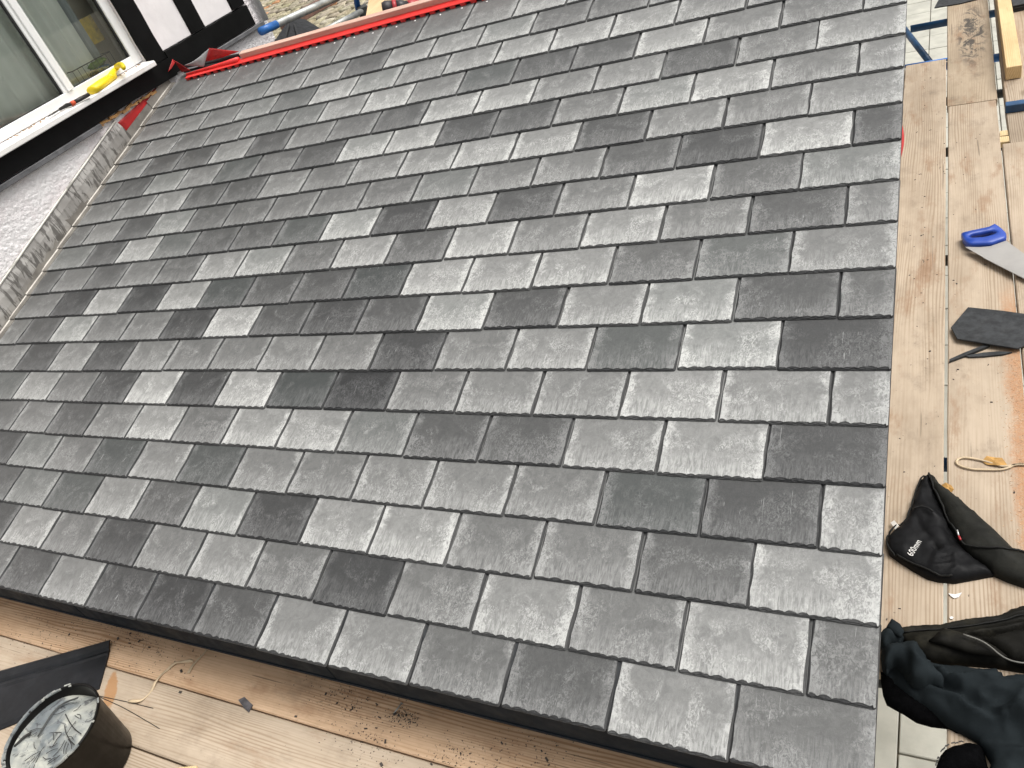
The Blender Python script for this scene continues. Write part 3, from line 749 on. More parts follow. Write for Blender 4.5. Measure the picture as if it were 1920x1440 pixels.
def lump(c, s, seed, sub=2):
    r_ = random.Random(seed); bm = bmesh.new(); bmesh.ops.create_icosphere(bm, subdivisions=sub, radius=1.0)
    for v in bm.verts:
        k = 1 + r_.uniform(-.12, .12); v.co = Vector((c[0] + v.co.x * s[0] * k, c[1] + v.co.y * s[1] * k, c[2] + v.co.z * s[2] * k))
    return bm_out(bm)
put('folded_cloth', lump(((bx0 + bx1) / 2, 2.95, bz + 0.075), (0.05, 0.085, 0.028), 3), M['greencloth'], None, True, 'bright green cloth in the wire basket behind the window', 'cloth')
put('folded_cloth', lump(((bx0 + bx1) / 2, 2.95, bz + 0.030), (0.055, 0.09, 0.026), 4), M['bluecloth'], None, True, 'blue cloth under the green one in the wire basket', 'cloth')
put('picture_card', box((XB + 0.030, 3.085, 1.475), (0.004, 0.115, 0.16), Matrix.Rotation(0.1, 3, 'Z'), 0.001), M['cardyellow'], None, False, 'small yellow and black card standing inside the right window pane', 'card')
# lead cover flashing in overlapping lengths along the wall
def flash(name, ya, yb, lift, parent, mat, seed):
    r_ = random.Random(seed); n = 16; V = []; F = []
    for i in range(n + 1):
        y = ya + (yb - ya) * i / n; zr = y * TAN
        wob = lambda a: r_.uniform(-a, a)
        skew = -0.030
        pr = [(XW + 0.016 + lift + wob(.001), 0.014), (XW + 0.021 + lift + wob(.002), 0.05), (XW + 0.020 + lift + wob(.002), 0.10), (XW + 0.012 + lift, 0.138 + wob(.001)),
              (XW + 0.013 + lift, 0.146), (XW + 0.004, 0.152), (XW + 0.0015, 0.148), (XW + 0.001, 0.02)]
        for x, h in pr: V.append((x, y - h * 0.30, zr + h * 1.0 - h * .30 * TAN * 0))
    m = len(pr)
    for i in range(n):
        for k in range(m): F.append((i * m + k, i * m + (k + 1) % m, (i + 1) * m + (k + 1) % m, (i + 1) * m + k))
    F += [tuple(range(m))[::-1], tuple(n * m + k for k in range(m))]
    F = [tuple(reversed(f)) for f in F]
    o = put(name, (V, F), mat, parent, False)
    put('rolled_edge', tube([(XW + 0.011 + lift, ya + (yb - ya) * q / 8 - 0.044, (ya + (yb - ya) * q / 8) * TAN + 0.146 + r_.uniform(-.001, .001)) for q in range(9)], 0.0075, 8), M['rolled'], o, True)  # curled lead top, its painted highlight set by the paler material
    return o
for i, (ya, yb) in enumerate(((0.35, 1.22), (1.18, 1.62), (1.585, 2.22), (2.185, 2.757))):
    flash('cover_flashing', ya, yb, 0.003 * (i % 2), house, M['lead'], i)

# ================================================================== SCAFFOLD DECK
def board(label, x0, x1, y0, y1, z, mat, tint=1.0, along='y', th=0.038, rz=0.0, blue_end=False, group='scaffold boards', name='scaffold_board', cat='board', bow=0.0):
    wd, ln = (x1 - x0, y1 - y0) if along == 'y' else (y1 - y0, x1 - x0)
    n = 10; V = []; F = []; r_ = random.Random(int(abs(x0 * 977 + y0 * 131) * 10))
    b = 0.004
    for i in range(n + 1):
        y = -ln / 2 + ln * i / n; wv = r_.uniform(-.0015, .0015); cz = bow * (1 - (2 * i / n - 1) ** 2)
        for x, zz in ((-wd / 2, -th), (-wd / 2, -b), (-wd / 2 + b, 0), (wd / 2 - b, 0), (wd / 2, -b), (wd / 2, -th)): V.append((x + wv, y, zz + cz))
    for i in range(n):
        for k in range(6): F.append((i * 6 + k, (i + 1) * 6 + k, (i + 1) * 6 + (k + 1) % 6, i * 6 + (k + 1) % 6))
    F += [tuple(range(6)), tuple(n * 6 + k for k in range(6))[::-1]]
    F = [tuple(reversed(f)) for f in F]
    o = link(name, mesh(name, V, F, mat))
    o.location = ((x0 + x1) / 2, (y0 + y1) / 2, z); o.rotation_euler = (0, 0, rz + (0 if along == 'y' else math.pi / 2))
    tt = tint if isinstance(tint, tuple) else (tint, tint, tint); o.color = (*tt, 1)
    BASE[o] = Vector(o.location)
    props(o, label, cat, group)
    if blue_end:
        vv, ff = box((0, -ln / 2 - 0.0015, -th / 2), (wd + 0.004, 0.05, th + 0.004), None, 0.002)
        link('painted_end', mesh('painted_end', vv, ff, M['darkblue']), o)
    return o
board('long pale scaffold board along the roof verge, nearest the slates', -0.092, 0.130, 0.457, 4.648, DZ, M['board'], 1.0)
board('inner scaffold board mostly hidden below the roof verge', -0.320, -0.097, 0.50, 4.60, DZ - 0.001, M['board'], 0.97)
board('long scaffold board with orange sawdust under the saw and cut slate', 0.139, 0.366, -0.25, 3.958, DZ, M['board_saw'], 1.0)
board('greyer scaffold board with black smears at the top right', 0.134, 0.372, 3.963, 6.3, DZ + 0.001, M['board_smear'], 0.95)
board('scaffold board at the right edge, overlapping the sawdust board', 0.373, 0.598, -0.25, 3.42, DZ + 0.008, M['board'], 1.02)
board('scaffold board with a blue painted end under the pine offcut', 0.402, 0.628, 3.80, 6.4, DZ + 0.040, M['board'], 0.95, blue_end=True)
board('short dull scaffold board below the blue board end', 0.405, 0.63, 3.30, 4.6, DZ - 0.002, M['board'], 0.78)
for i, (y0, y1) in enumerate(((-0.0795, 0.148), (-0.309, -0.084), (-0.538, -0.3135), (-0.768, -0.543), (-0.998, -0.773))):
    board(('front scaffold board tucked under the eaves', 'second front scaffold board from the eaves, by the bucket', 'third front scaffold board from the eaves, at the bottom edge', 'fourth front scaffold board from the eaves', 'fifth front scaffold board from the eaves')[i],
          -5.0 + 0.1 * i, -0.12, y0, y1, DZ + (0, .002, -.001, 0, 0.001)[i], (M['board_front'], M['board_resin'], M['board'], M['board'], M['board'])[i], ((1.18, 1.10, 1.03), 1.05, 1.0, 1.0, 1.0)[i], along='x')
def tube_thing(label, a, b, mat, r=0.0242, group='scaffold tubes', end=None, name='scaffold_tube'):
    o = put(name, tube([a, b], r, 16), mat, None, True, label, 'tube', group)
    if end:
        va, vb = Vector(a), Vector(b); d = (vb - va)
        put('painted_end', tube([va - d.normalized() * 0.001, va + d.normalized() * end], r + 0.0012, 16), M['bluepaint'], o, True)
    return o
TZ = DZ - 0.040 - 0.0245
for yy, lb, mt in ((5.46, 'blue scaffold tube crossing the open gap at the top right', 'darkblue'), (4.70, 'blue scaffold tube under the end of the verge board', 'bluepaint'),
                   (4.18, 'scaffold tube under the greyer board', 'darksteel'), (3.55, 'scaffold tube below the board seam at the right', 'darksteel'),
                   (2.53, 'scaffold tube under the saw', 'darksteel'), (1.30, 'blue scaffold tube seen between the boards above the black bag', 'darkblue'), (0.475, 'scaffold tube under the near end of the verge board', 'darksteel')):
    tube_thing(lb, (-0.09 if yy > 0.4 else -0.6, yy, TZ), (1.05, yy - 0.012, TZ), M[mt])
tube_thing('thin blue flat-lying tube at the end of the verge board', (-0.11, 4.672, DZ - 0.012), (0.15, 4.668, DZ - 0.012), M['bluepaint'], 0.010)
tube_thing('diagonal blue brace below the open gap', onz(1688, 45, -0.50), onz(1752, 128, -0.56), M['darkblue'], 0.022)
for yy in (-0.18, -1.0, -2.6, -4.2):
    pass
for xx, lb in ((-4.3, 'far'), (-2.4, 'middle'), (-0.45, 'near')):
    tube_thing('scaffold tube under the %s end of the front boards' % lb if lb != 'middle' else 'scaffold tube under the middle of the front boards', (xx, -1.25, TZ), (xx, 0.14, TZ), M['galv'])
for (x_, y_, lb) in ((-4.2, -1.2, 'far front corner'), (-0.5, -1.2, 'near front corner'), (0.98, 0.5, 'near right corner'), (0.98, 5.4, 'far right corner')):
    tube_thing('upright scaffold tube at the %s of the deck' % lb, (x_, y_, GZ - 0.02), (x_, y_, TZ - 0.026 if y_ < 0 else TZ - 0.026), M['galv'])
# packers between the boards
for i, (p, q) in enumerate((((1876, 248), (1888, 256)), ((1876, 261), (1889, 270)))):
    a = onz(*p, DZ - 0.02); b_ = onz(*q, DZ - 0.02)
    put('wood_packer', bxx(min(a[0], b_[0]) - 0.004, max(a[0], b_[0]) + 0.02, min(a[1], b_[1]), max(a[1], b_[1]), DZ - 0.038, DZ - 0.012 + i * .006, 0.001), M['pine'], None, False, ('upper', 'lower')[i] + ' small wood packer beside the right-hand boards', 'packer', 'wood packers')
# pine offcut on the blue-ended board
zt_ = DZ + 0.041 + 0.072
a = onz(1885, 127, zt_); b_ = onz(1915, 124, zt_)
oc = link('timber_offcut', mesh('timber_offcut', *box((0, 0, 0), (b_[0] - a[0], 2.1, 0.070), None, 0.002), M['pine']))
oc.location = ((a[0] + b_[0]) / 2 + 0.0, a[1] + 1.05, zt_ - 0.035); oc.rotation_euler = (0, 0, 0.004); oc.color = (1.1, 1.05, 1, 1)
props(oc, 'yellow sawn pine batten lying on the blue-ended board', 'timber')
# stack of black slates, top right
vS, fS = box((0, 0, 0), (0.30, 0.44, 0.0062), None, 0.001); mS = mesh('spare_slate', vS, fS, M['slate_cut'])
p0 = onz(1893, 22, DZ + 0.05)
for k in range(6):
    o = link('spare_slate', mS); o.location = (p0[0] + 0.155 + RNG.uniform(-.004, .004), p0[1] + 0.23 + RNG.uniform(-.005, .005), DZ + 0.045 + k * 0.0066); o.rotation_euler = (0, 0, 0.05 + RNG.uniform(-.02, .02))
    props(o, ('bottom', 'second lowest', 'third lowest', 'third highest', 'second highest', 'topmost')[k] + ' black slate in the stack at the top right corner', 'slate', 'stacked spare slates')
p = [onz(x, y, DZ + 0.006)[:2] for x, y in ((1752, 15), (1775, -28), (1850, -40), (1833, -1), (1800, 7))]
put('slate_offcut', prism(p, DZ + 0.002, DZ + 0.009), M['slate_cut'], None, False, 'dark slate offcut bridging the gap at the top edge', 'slate offcut')

# ------------------------------------------------------------------ tools and scraps on the right boards
def pl(pts, ox, oy, sc_, z): return [onz(ox + x / sc_, oy + y / sc_, z)[:2] for x, y in pts]
def ring_prism(outer, inner, z0, z1, bev=0.004):
    """solid with a hole: matched loops"""
    N = 48
    def resamp(P):
        P = [Vector((a, b)) for a, b in P]; L_ = [0]
        for i in range(len(P)): L_.append(L_[-1] + (P[(i + 1) % len(P)] - P[i]).length)
        out = []
        for k in range(N):
            s = L_[-1] * k / N; i = max(j for j in range(len(P)) if L_[j] <= s + 1e-12); t_ = (s - L_[i]) / max(1e-9, L_[i + 1] - L_[i])
            out.append(P[i].lerp(P[(i + 1) % len(P)], t_))
        return out
    c = sum((Vector(q) for q in inner), Vector((0, 0))) / len(inner)
    def byang(P):
        R_ = []
        for k in range(N):
            q = 2 * math.pi * k / N; d = Vector((math.cos(q), math.sin(q))); best = 0
            for i in range(len(P)):
                a, b = Vector(P[i]) - c, Vector(P[(i + 1) % len(P)]) - c; e = b - a
                den = d.x * e.y - d.y * e.x
                if abs(den) < 1e-12: continue
                t_ = (a.x * e.y - a.y * e.x) / den; u = (a.x * d.y - a.y * d.x) / den
                if t_ > 0 and -1e-9 <= u <= 1 + 1e-9: best = max(best, t_)
            R_.append(c + d * best)
        return R_
    O, I = byang(outer), byang(inner); V = []; F = []
    def ins(A, B, d): return [a + (b - a).normalized() * min(d, (b - a).length * .35) for a, b in zip(A, B)]
    O2, I2 = ins(O, I, bev), ins(I, O, bev)
    for P, z in ((O, z0), (O, z1 - bev), (O2, z1), (I2, z1), (I, z1 - bev), (I, z0)): V += [(p.x, p.y, z) for p in P]
    for r_ in range(6):
        for k in range(N):
            F.append((r_ * N + k, r_ * N + (k + 1) % N, ((r_ + 1) % 6) * N + (k + 1) % N, ((r_ + 1) % 6) * N + k))
    return V, F
saw = thing('hand_saw', 'hand saw with a blue handle lying on the sawdust board', 'saw', onz(1850, 455, DZ))
HO = [(112, 222), (185, 205), (300, 178), (405, 158), (412, 140), (430, 128), (465, 145), (510, 180), (545, 215), (552, 250), (548, 270), (400, 322), (190, 330), (160, 310), (135, 280)]
HI = [(185, 258), (215, 236), (320, 215), (400, 202), (445, 210), (450, 225), (400, 245), (330, 262), (230, 270)]
put('handle', ring_prism(pl(HO, 1780, 396, 5.143, DZ + 0.03), pl(HI, 1780, 396, 5.143, DZ + 0.03), DZ + 0.012, DZ + 0.040, 0.006), M['sawblue'], saw, True)
BL = [(150, 322), (300, 325), (400, 315), (548, 262), (720, 388), (1500, 900), (1560, 985), (1480, 1010), (720, 622), (330, 425)]
bp = pl(BL, 1780, 400, 5.143, DZ + 0.027)
bv, bf = prism(bp, DZ + 0.0255, DZ + 0.0268); put('blade', (bv, bf), M['steel'], saw)
tv = []
e0, e1 = Vector(bp[9]), Vector(bp[7]); nd = Vector((-(e1 - e0).y, (e1 - e0).x)).normalized()
if nd.y > 0: nd = -nd
for k in range(90):
    a = e0.lerp(e1, k / 90); c_ = e0.lerp(e1, (k + 1) / 90); m_ = (a + c_) / 2 + nd * 0.0035
    tv.append(prism([a[:], m_[:], c_[:]], DZ + 0.0256, DZ + 0.0267))
put('teeth', join(*tv), M['steel'], saw)
hx = pl([(180, 905), (520, 940), (720, 968), (1060, 1000), (1120, 1150), (720, 1278), (655, 1305), (330, 1253), (75, 1210), (15, 1100), (90, 1010)], 1780, 400, 5.143, DZ + 0.02)
sv_ = put('cut_slate', prism(hx, DZ + 0.014, DZ + 0.0215), M['slate_cut'], None, False, 'dark slate cut to a pointed six-sided shape on the boards', 'slate')
b_ = sv_.modifiers.new('bevel', 'BEVEL'); b_.width = 0.0015; b_.segments = 1
put('slate_strip', prism(pl([(0, 1412), (150, 1345), (345, 1270), (395, 1262), (380, 1285), (180, 1365), (0, 1432)], 1780, 400, 5.143, DZ + 0.008), DZ + 0.001, DZ + 0.011), M['slate_cut'], None, False, 'thin straight slate sliver sticking out below the cut slate', 'slate offcut', 'slate slivers')
put('slate_strip', prism(pl([(150, 1375), (330, 1345), (480, 1333), (605, 1340), (520, 1362), (330, 1382), (190, 1387)], 1780, 400, 5.143, DZ + 0.006), DZ + 0.001, DZ + 0.008), M['slate_cut'], None, False, 'curved lens-shaped slate sliver below the cut slate', 'slate offcut', 'slate slivers')
def px4(pts, z): return [onz(1600 + x / 4, 820 + y / 4, z) for x, y in pts]
lp = px4([(1500, 240), (1350, 212), (1270, 203), (1200, 207), (1120, 216), (1050, 197), (950, 168), (850, 151), (795, 158), (774, 185), (800, 212), (880, 235), (980, 241), (1100, 241), (1165, 226), (1215, 203), (1290, 200), (1400, 190)], DZ + 0.006)
put('strap_loop', tube(spline(lp, 5), 0.0042, 6, True, 0.6), M['strap'], None, True, 'looped pale strap lying on the sawdust board', 'strap')
def leaf(pts, label, z):
    P = px4(pts, z); c = sum((Vector(p) for p in P), Vector()) / len(P); V = [tuple(c + Vector((0, 0, 0.004)))]
    for i, p in enumerate(P): V.append((p[0], p[1], p[2] + 0.006 * (i % 2)))
    n = len(P); F = [(0, 1 + i, 1 + (i + 1) % n) for i in range(n)]
    o = put('dry_leaf', (V, F), M['leaf'], None, False, label, 'leaf', 'dry leaves'); s = o.modifiers.new('solid', 'SOLIDIFY'); s.thickness = 0.0008; return o
leaf([(965, 178), (1000, 150), (1060, 152), (1115, 165), (1155, 208), (1080, 220), (1000, 205)], 'tan dry leaf inside the strap loop', DZ + 0.004)
leaf([(655, 365), (690, 348), (735, 360), (755, 400), (735, 412), (700, 395)], 'brown dry leaf peeping out behind the black bag', DZ + 0.004)
def scrap(pts, label, z=DZ + 0.003):
    P = [p[:2] for p in px4(pts, z)]; return put('white_scrap', prism(P, DZ + 0.0015, DZ + 0.0045), M['white'], None, False, label, 'scrap', 'white scraps')
scrap([(712, 1172), (760, 1180), (815, 1165), (790, 1200), (755, 1208), (735, 1195)], 'pointed white scrap on the board below the black bag')
scrap([(722, 1352), (735, 1343), (752, 1350), (745, 1364), (728, 1364)], 'tiny round white scrap beside the tool pouch')

# ------------------------------------------------------------------ draped cloth
def drape(poly, z0, H, r, folds=(), step=0.012, base=0.010, noise=0.004, seed=0, zfun=None, sharp=False):
    rn = random.Random(seed); P = [Vector((p[0], p[1])) for p in poly]; B = []
    for i in range(len(P)):
        a, b = P[i], P[(i + 1) % len(P)]; n = max(1, int((b - a).length / step))
        for k in range(n): B.append(a.lerp(b, k / n))
    nb = len(B); BA = np.array([[p.x, p.y] for p in B])
    if sum(B[i].x * B[(i + 1) % nb].y - B[(i + 1) % nb].x * B[i].y for i in range(nb)) < 0: B.reverse(); BA = BA[::-1].copy()
    A1 = np.roll(BA, -1, 0)
    def inside(x, y):
        c = ((BA[:, 1] > y) != (A1[:, 1] > y)) & (x < (A1[:, 0] - BA[:, 0]) * (y - BA[:, 1]) / (A1[:, 1] - BA[:, 1] + 1e-15) + BA[:, 0]); return c.sum() % 2 == 1
    def dist(x, y): return float(np.sqrt(((BA - (x, y)) ** 2).sum(1).min()))
    I = []
    x0, y0 = BA.min(0); x1, y1 = BA.max(0); j = 0; y = y0
    while y < y1:
        x = x0 + (step / 2 if j % 2 else 0)
        while x < x1:
            xx, yy = x + rn.uniform(-.15, .15) * step, y + rn.uniform(-.15, .15) * step
            if inside(xx, yy) and dist(xx, yy) > 0.55 * step: I.append(Vector((xx, yy)))
            x += step
        y += step * 0.87; j += 1
    allp = B + I
    res = geometry.delaunay_2d_cdt(allp, [(i, (i + 1) % nb) for i in range(nb)], [], 1, 1e-6)
    vs2, fs2 = res[0], res[2]
    FL = []
    for line, amp, wd in folds:
        L_ = np.array([[q[0], q[1]] for q in line]); FL.append((L_, amp, wd))
    from mathutils import noise as mn
    V = []
    for p in vs2:
        d = dist(p.x, p.y); k = min(1.0, d / r); h = base + (H - base) * math.sqrt(max(0, 1 - (1 - k) ** 2)) if d > 1e-5 else base
        for L_, amp, wd in FL:
            a = L_[:-1]; b = L_[1:]; ab = b - a; t_ = np.clip(((np.array([p.x, p.y]) - a) * ab).sum(1) / ((ab ** 2).sum(1) + 1e-12), 0, 1)
            dd = np.sqrt(((a + ab * t_[:, None] - (p.x, p.y)) ** 2).sum(1).min()); h += amp * (math.exp(-(dd / (wd * 1.15)) ** 1.25) if sharp else math.exp(-(dd / wd) ** 2)) * (0.25 + 0.75 * k)
        h += noise * k * (mn.noise(Vector((p.x * 22, p.y * 22, seed))) + 0.5 * mn.noise(Vector((p.x * 55, p.y * 55, seed + 3))))
        if sharp:
            for q_s, q_a in ((8.0, 0.036), (17.0, 0.016)):
                h += q_a * k * ((1 - min(1.0, 1.6 * abs(mn.noise(Vector((p.x * q_s, p.y * q_s * 1.3, seed * 1.7)))))) ** 2 - 0.25)
        z = z0 + max(0.002, h)
        if zfun: z += zfun(p.x, p.y)
        V.append(Vector((p.x, p.y, z)))
    F = [tuple(f) for f in fs2]
    for i, f in enumerate(F):
        a, b, c = (V[q] for q in f[:3])
        if (b - a).cross(c - a).z < 0: F[i] = tuple(reversed(f))
    # skirt down to the surface
    cnt = {}
    for f in F:
        for q in range(len(f)):
            e = (f[q], f[(q + 1) % len(f)]); cnt[e] = 1
    sk = [e for e in cnt if (e[1], e[0]) not in cnt]; mp = {}
    for a, b in sk:
        for q in (a, b):
            if q not in mp:
                zz = z0 + (zfun(V[q].x, V[q].y) if zfun else 0); mp[q] = len(V); V.append(Vector((V[q].x, V[q].y, zz)))
        F.append((b, a, mp[a], mp[b]))
    arr = np.array([[v.x, v.y, v.z] for v in V])
    def hf(x, y):
        i = np.argsort((arr[:, 0] - x) ** 2 + (arr[:, 1] - y) ** 2)[:4]; return float(arr[i, 2].max())
    return (V, F), hf
def L4(pts, z): return [p[:2] for p in px4(pts, z)]
zb = DZ + 0.02
bag = thing('level_bag', 'black zipped spirit level bag marked 600mm lying across the verge board', 'bag', onz(1760, 1000, DZ))
zipl = [(566, 272), (585, 345), (625, 450), (672, 545), (722, 650), (780, 750), (825, 825)]
zip2 = [(825, 825), (900, 860), (1010, 885), (1130, 895), (1220, 895), (1290, 905), (1500, 960)]
panel = [(566, 272), (610, 300), (640, 350), (760, 440), (900, 560), (1050, 690), (1150, 790), (1215, 858), (1290, 880), (1520, 935), (1520, 1150), (1280, 1100), (1160, 1060), (1060, 1015), (1000, 960), (900, 890), (825, 825)] + zipl[::-1][1:-1]
flap = zipl + [(900, 890), (1000, 960), (1060, 1015), (900, 1045), (760, 1070), (640, 1060), (560, 1040), (450, 980), (340, 910), (270, 860), (250, 800), (260, 740), (300, 690), (345, 660), (400, 600), (440, 500), (460, 420), (490, 340), (530, 285)]
pv, ph = drape(L4(panel, zb), DZ, 0.052, 0.09, [(L4([(820, 820), (1000, 885), (1300, 910)], zb), 0.012, 0.010), (L4([(640, 380), (850, 620), (1100, 880)], zb), 0.01, 0.05)], 0.011, 0.022, 0.005, 2)
put('panel', pv, M['canvas'], bag, True)
fv, fh = drape(L4(flap, zb), DZ, 0.034, 0.035, [
    (L4([(470, 560), (520, 550), (580, 580), (660, 620)], zb), 0.008, 0.010), (L4([(460, 590), (500, 680), (560, 760)], zb), -0.006, 0.010),
    (L4([(600, 930), (720, 880)], zb), 0.007, 0.005), (L4([(590, 960), (730, 920)], zb), 0.007, 0.005), (L4([(585, 990), (740, 965)], zb), 0.007, 0.005), (L4([(610, 900), (700, 840)], zb), 0.007, 0.005),
    (L4([(700, 690), (760, 800)], zb), -0.014, 0.014), (L4([(520, 360), (600, 480), (700, 640), (760, 760)], zb), -0.010, 0.014), (L4([(610, 830), (630, 850)], zb), -0.012, 0.009),
    (L4([(760, 900), (780, 1000), (700, 1060)], zb), 0.007, 0.008)], 0.008, 0.012, 0.004, 5)
put('flap', fv, M['nylon'], bag, True)
def along(pts, hfs, lift, rad): return tube([(p[0], p[1], max(h(p[0], p[1]) for h in hfs) + lift) for p in [onz(1600 + x / 4, 820 + y / 4, zb) for x, y in pts]], rad, 6)
def dens(pts, n=4): return [(p.x, p.y) for p in spline([(a, b, 0) for a, b in pts], n)]
put('zip', along(dens(zipl + zip2[1:]), (ph, fh), 0.001, 0.0032), M['zip'], bag, True)
put('edge_piping', along(dens([(566, 268), (490, 335), (445, 480), (400, 600), (300, 688), (258, 745), (252, 800), (285, 862), (350, 905), (450, 960), (560, 1010), (640, 1045), (740, 1055)]), (fh,), 0.0015, 0.0028), M['zip'], bag, True)
put('seam', along(dens([(455, 555), (500, 550), (545, 558), (600, 590)]), (fh,), 0.0005, 0.0018), M['seal'], bag, True)
zp = [onz(1600 + x / 4, 820 + y / 4, zb) for x, y in ((778, 730), (790, 770), (803, 802))]
put('zip_puller', tube([(p[0], p[1], max(ph(p[0], p[1]), fh(p[0], p[1])) + 0.004) for p in zp[1:]], 0.0035, 6), M['drillred'], bag, True)
put('zip_slider', tube([(p[0], p[1], max(ph(p[0], p[1]), fh(p[0], p[1])) + 0.004) for p in zp[:2]], 0.0025, 6), M['nail'], bag, True)
tg = [onz(1600 + x / 4, 820 + y / 4, DZ + 0.03) for x, y in ((278, 612), (305, 600), (342, 668), (315, 690))]
put('white_label', ([(*tg[0][:2], DZ + .012), (*tg[1][:2], DZ + .016), (*tg[2][:2], DZ + .034), (*tg[3][:2], DZ + .030)] + [(*tg[0][:2], DZ + .011), (*tg[1][:2], DZ + .015), (*tg[2][:2], DZ + .033), (*tg[3][:2], DZ + .029)],
     [(0, 1, 2, 3), (7, 6, 5, 4), (0, 4, 5, 1), (1, 5, 6, 2), (2, 6, 7, 3), (3, 7, 4, 0)]), M['whitetag'], bag)
# printed size on the flap
fc = bpy.data.curves.new('size_text', 'FONT'); fc.body = '600mm'; fc.size = 1.0; fc.extrude = 0.0; fc.resolution_u = 3; fc.offset = 0.0; fc.space_character = 1.05
fo = bpy.data.objects.new('tmp_text', fc); COL.objects.link(fo); bpy.context.view_layer.update()
tm = bpy.data.meshes.new_from_object(fo); bpy.data.objects.remove(fo)
P0 = Vector(onz(1640 + 762 / 10.667, 980 + 735 / 10.667, zb)[:2]); P1 = Vector(onz(1640 + 945 / 10.667, 980 + 440 / 10.667, zb)[:2])
xs = [v.co.x for v in tm.vertices]; tw = max(xs) - min(xs); e_ = (P1 - P0); sc_t = e_.length / tw; e_.normalize(); up_ = Vector((-e_.y, e_.x))
tv_ = []
for v in tm.vertices:
    q = P0 + e_ * (v.co.x - min(xs)) * sc_t + up_ * v.co.y * sc_t * 1.25
    tv_.append((q.x, q.y, fh(q.x, q.y) + 0.0022))
put('size_print', (tv_, [tuple(p.vertices) for p in tm.polygons]), M['white'], bag)

def L6(pts, z): return [onz(1600 + x / 4.234, 1100 + y / 4.234, z)[:2] for x, y in pts]
zp_ = DZ + 0.03
pouch = thing('tool_pouch', 'worn dark leather tool pouch lying under the jacket', 'tool pouch', onz(1800, 1190, DZ))
pv2, ph2 = drape(L6([(330, 330), (400, 305), (560, 292), (680, 290), (790, 262), (900, 240), (1020, 228), (1140, 215), (1240, 165), (1355, 130), (1600, 60), (1600, 620), (1355, 640), (1100, 600), (800, 580), (600, 560), (450, 480)], zp_), DZ, 0.048, 0.06, [
    (L6([(380, 330), (700, 310), (1000, 275), (1355, 215)], zp_), 0.016, 0.010), (L6([(420, 365), (700, 350), (1000, 330), (1355, 255)], zp_), -0.016, 0.016),
    (L6([(860, 400), (1000, 390), (1200, 360), (1355, 320)], zp_), 0.018, 0.010), (L6([(760, 420), (1000, 425), (1200, 395), (1355, 345)], zp_), -0.020, 0.014)], 0.0065, 0.014, 0.005, 9)
put('body', pv2, M['leather'], pouch, True)
pv3, ph3 = drape(L6([(598, 472), (640, 440), (710, 370), (880, 418), (1000, 452), (1120, 520), (1220, 600), (1100, 590), (900, 560), (760, 515)], zp_), DZ + 0.050, 0.016, 0.02, [], 0.010, 0.008, 0.004, 4)
put('flap', pv3, M['leather'], pouch, True)
pv4, ph4 = drape(L6([(960, 440), (1080, 430), (1220, 390), (1355, 358), (1600, 290), (1600, 640), (1355, 640), (1250, 610), (1150, 530), (1050, 465)], zp_), DZ + 0.034, 0.034, 0.04, [(L6([(1040, 465), (1200, 425), (1355, 395), (1500, 370)], zp_), 0.007, 0.006)], 0.010, 0.010, 0.004, 6)
put('pocket', pv4, M['leather'], pouch, True)
sp_ = [onz(1600 + x / 4.234, 1100 + y / 4.234, zp_ + .03) for x, y in dens([(870, 412), (1000, 455), (1080, 500), (1150, 555), (1210, 590), (1280, 612), (1380, 622), (1550, 622)])]
put('piping', tube([(p[0], p[1], DZ + 0.080 - 0.012 * min(1, i / 24)) for i, p in enumerate(sp_)], 0.0024, 6), M['piping'], pouch, True)
sp2 = [onz(1600 + x / 4.234, 1100 + y / 4.234, zp_ + .02) for x, y in dens([(395, 335), (560, 320), (700, 312), (900, 292), (1100, 262), (1355, 205), (1500, 170)])]
put('rim_stitching', tube([(p[0], p[1], ph2(p[0], p[1]) + 0.001) for p in sp2], 0.0025, 6), M['zip'], pouch, True)

fl = thing('fleece', 'black fleece hanging over the end of the verge board under the jacket', 'fleece', onz(1700, 1320, DZ))
hang = lambda x, y: -0.10 * max(0.0, min(1.0, (0.47 - y) / 0.20)) if x < 0.14 else 0.0
fv1, _ = drape(L6([(215, 680), (300, 700), (560, 860), (760, 980), (1000, 1110), (960, 1168), (820, 1166), (750, 1127), (620, 1112), (500, 1078), (400, 1012), (330, 975), (265, 938), (235, 860), (222, 780)], DZ), DZ - 0.004, 0.035, 0.05, [], 0.012, 0.008, 0.006, 12)
put('body', fv1, M['fleece'], fl, True)
fv2, fh2 = drape(L6([(640, 1520), (655, 1440), (690, 1345), (735, 1295), (785, 1268), (900, 1246), (1000, 1255), (1040, 1310), (1060, 1400), (1090, 1520)], DZ + 0.01), DZ, 0.045, 0.05, [], 0.012, 0.010, 0.006, 13)
f2 = thing('fleece_sleeve', 'black fleece with a toothed zip edge at the bottom right', 'fleece', onz(1800, 1430, DZ))
put('body', fv2, M['fleece'], f2, True)
tz = [onz(1600 + x / 4.234, 1100 + y / 4.234, DZ + .02) for x, y in dens([(648, 1450), (670, 1385), (695, 1335), (740, 1288), (800, 1262), (870, 1248)], 7)]
put('zip_teeth', join(*[box((p[0], p[1], fh2(p[0], p[1]) + .001), (0.0028, 0.0022, 0.003), i * .1) for i, p in enumerate(tz)]), M['tooldark'], f2)

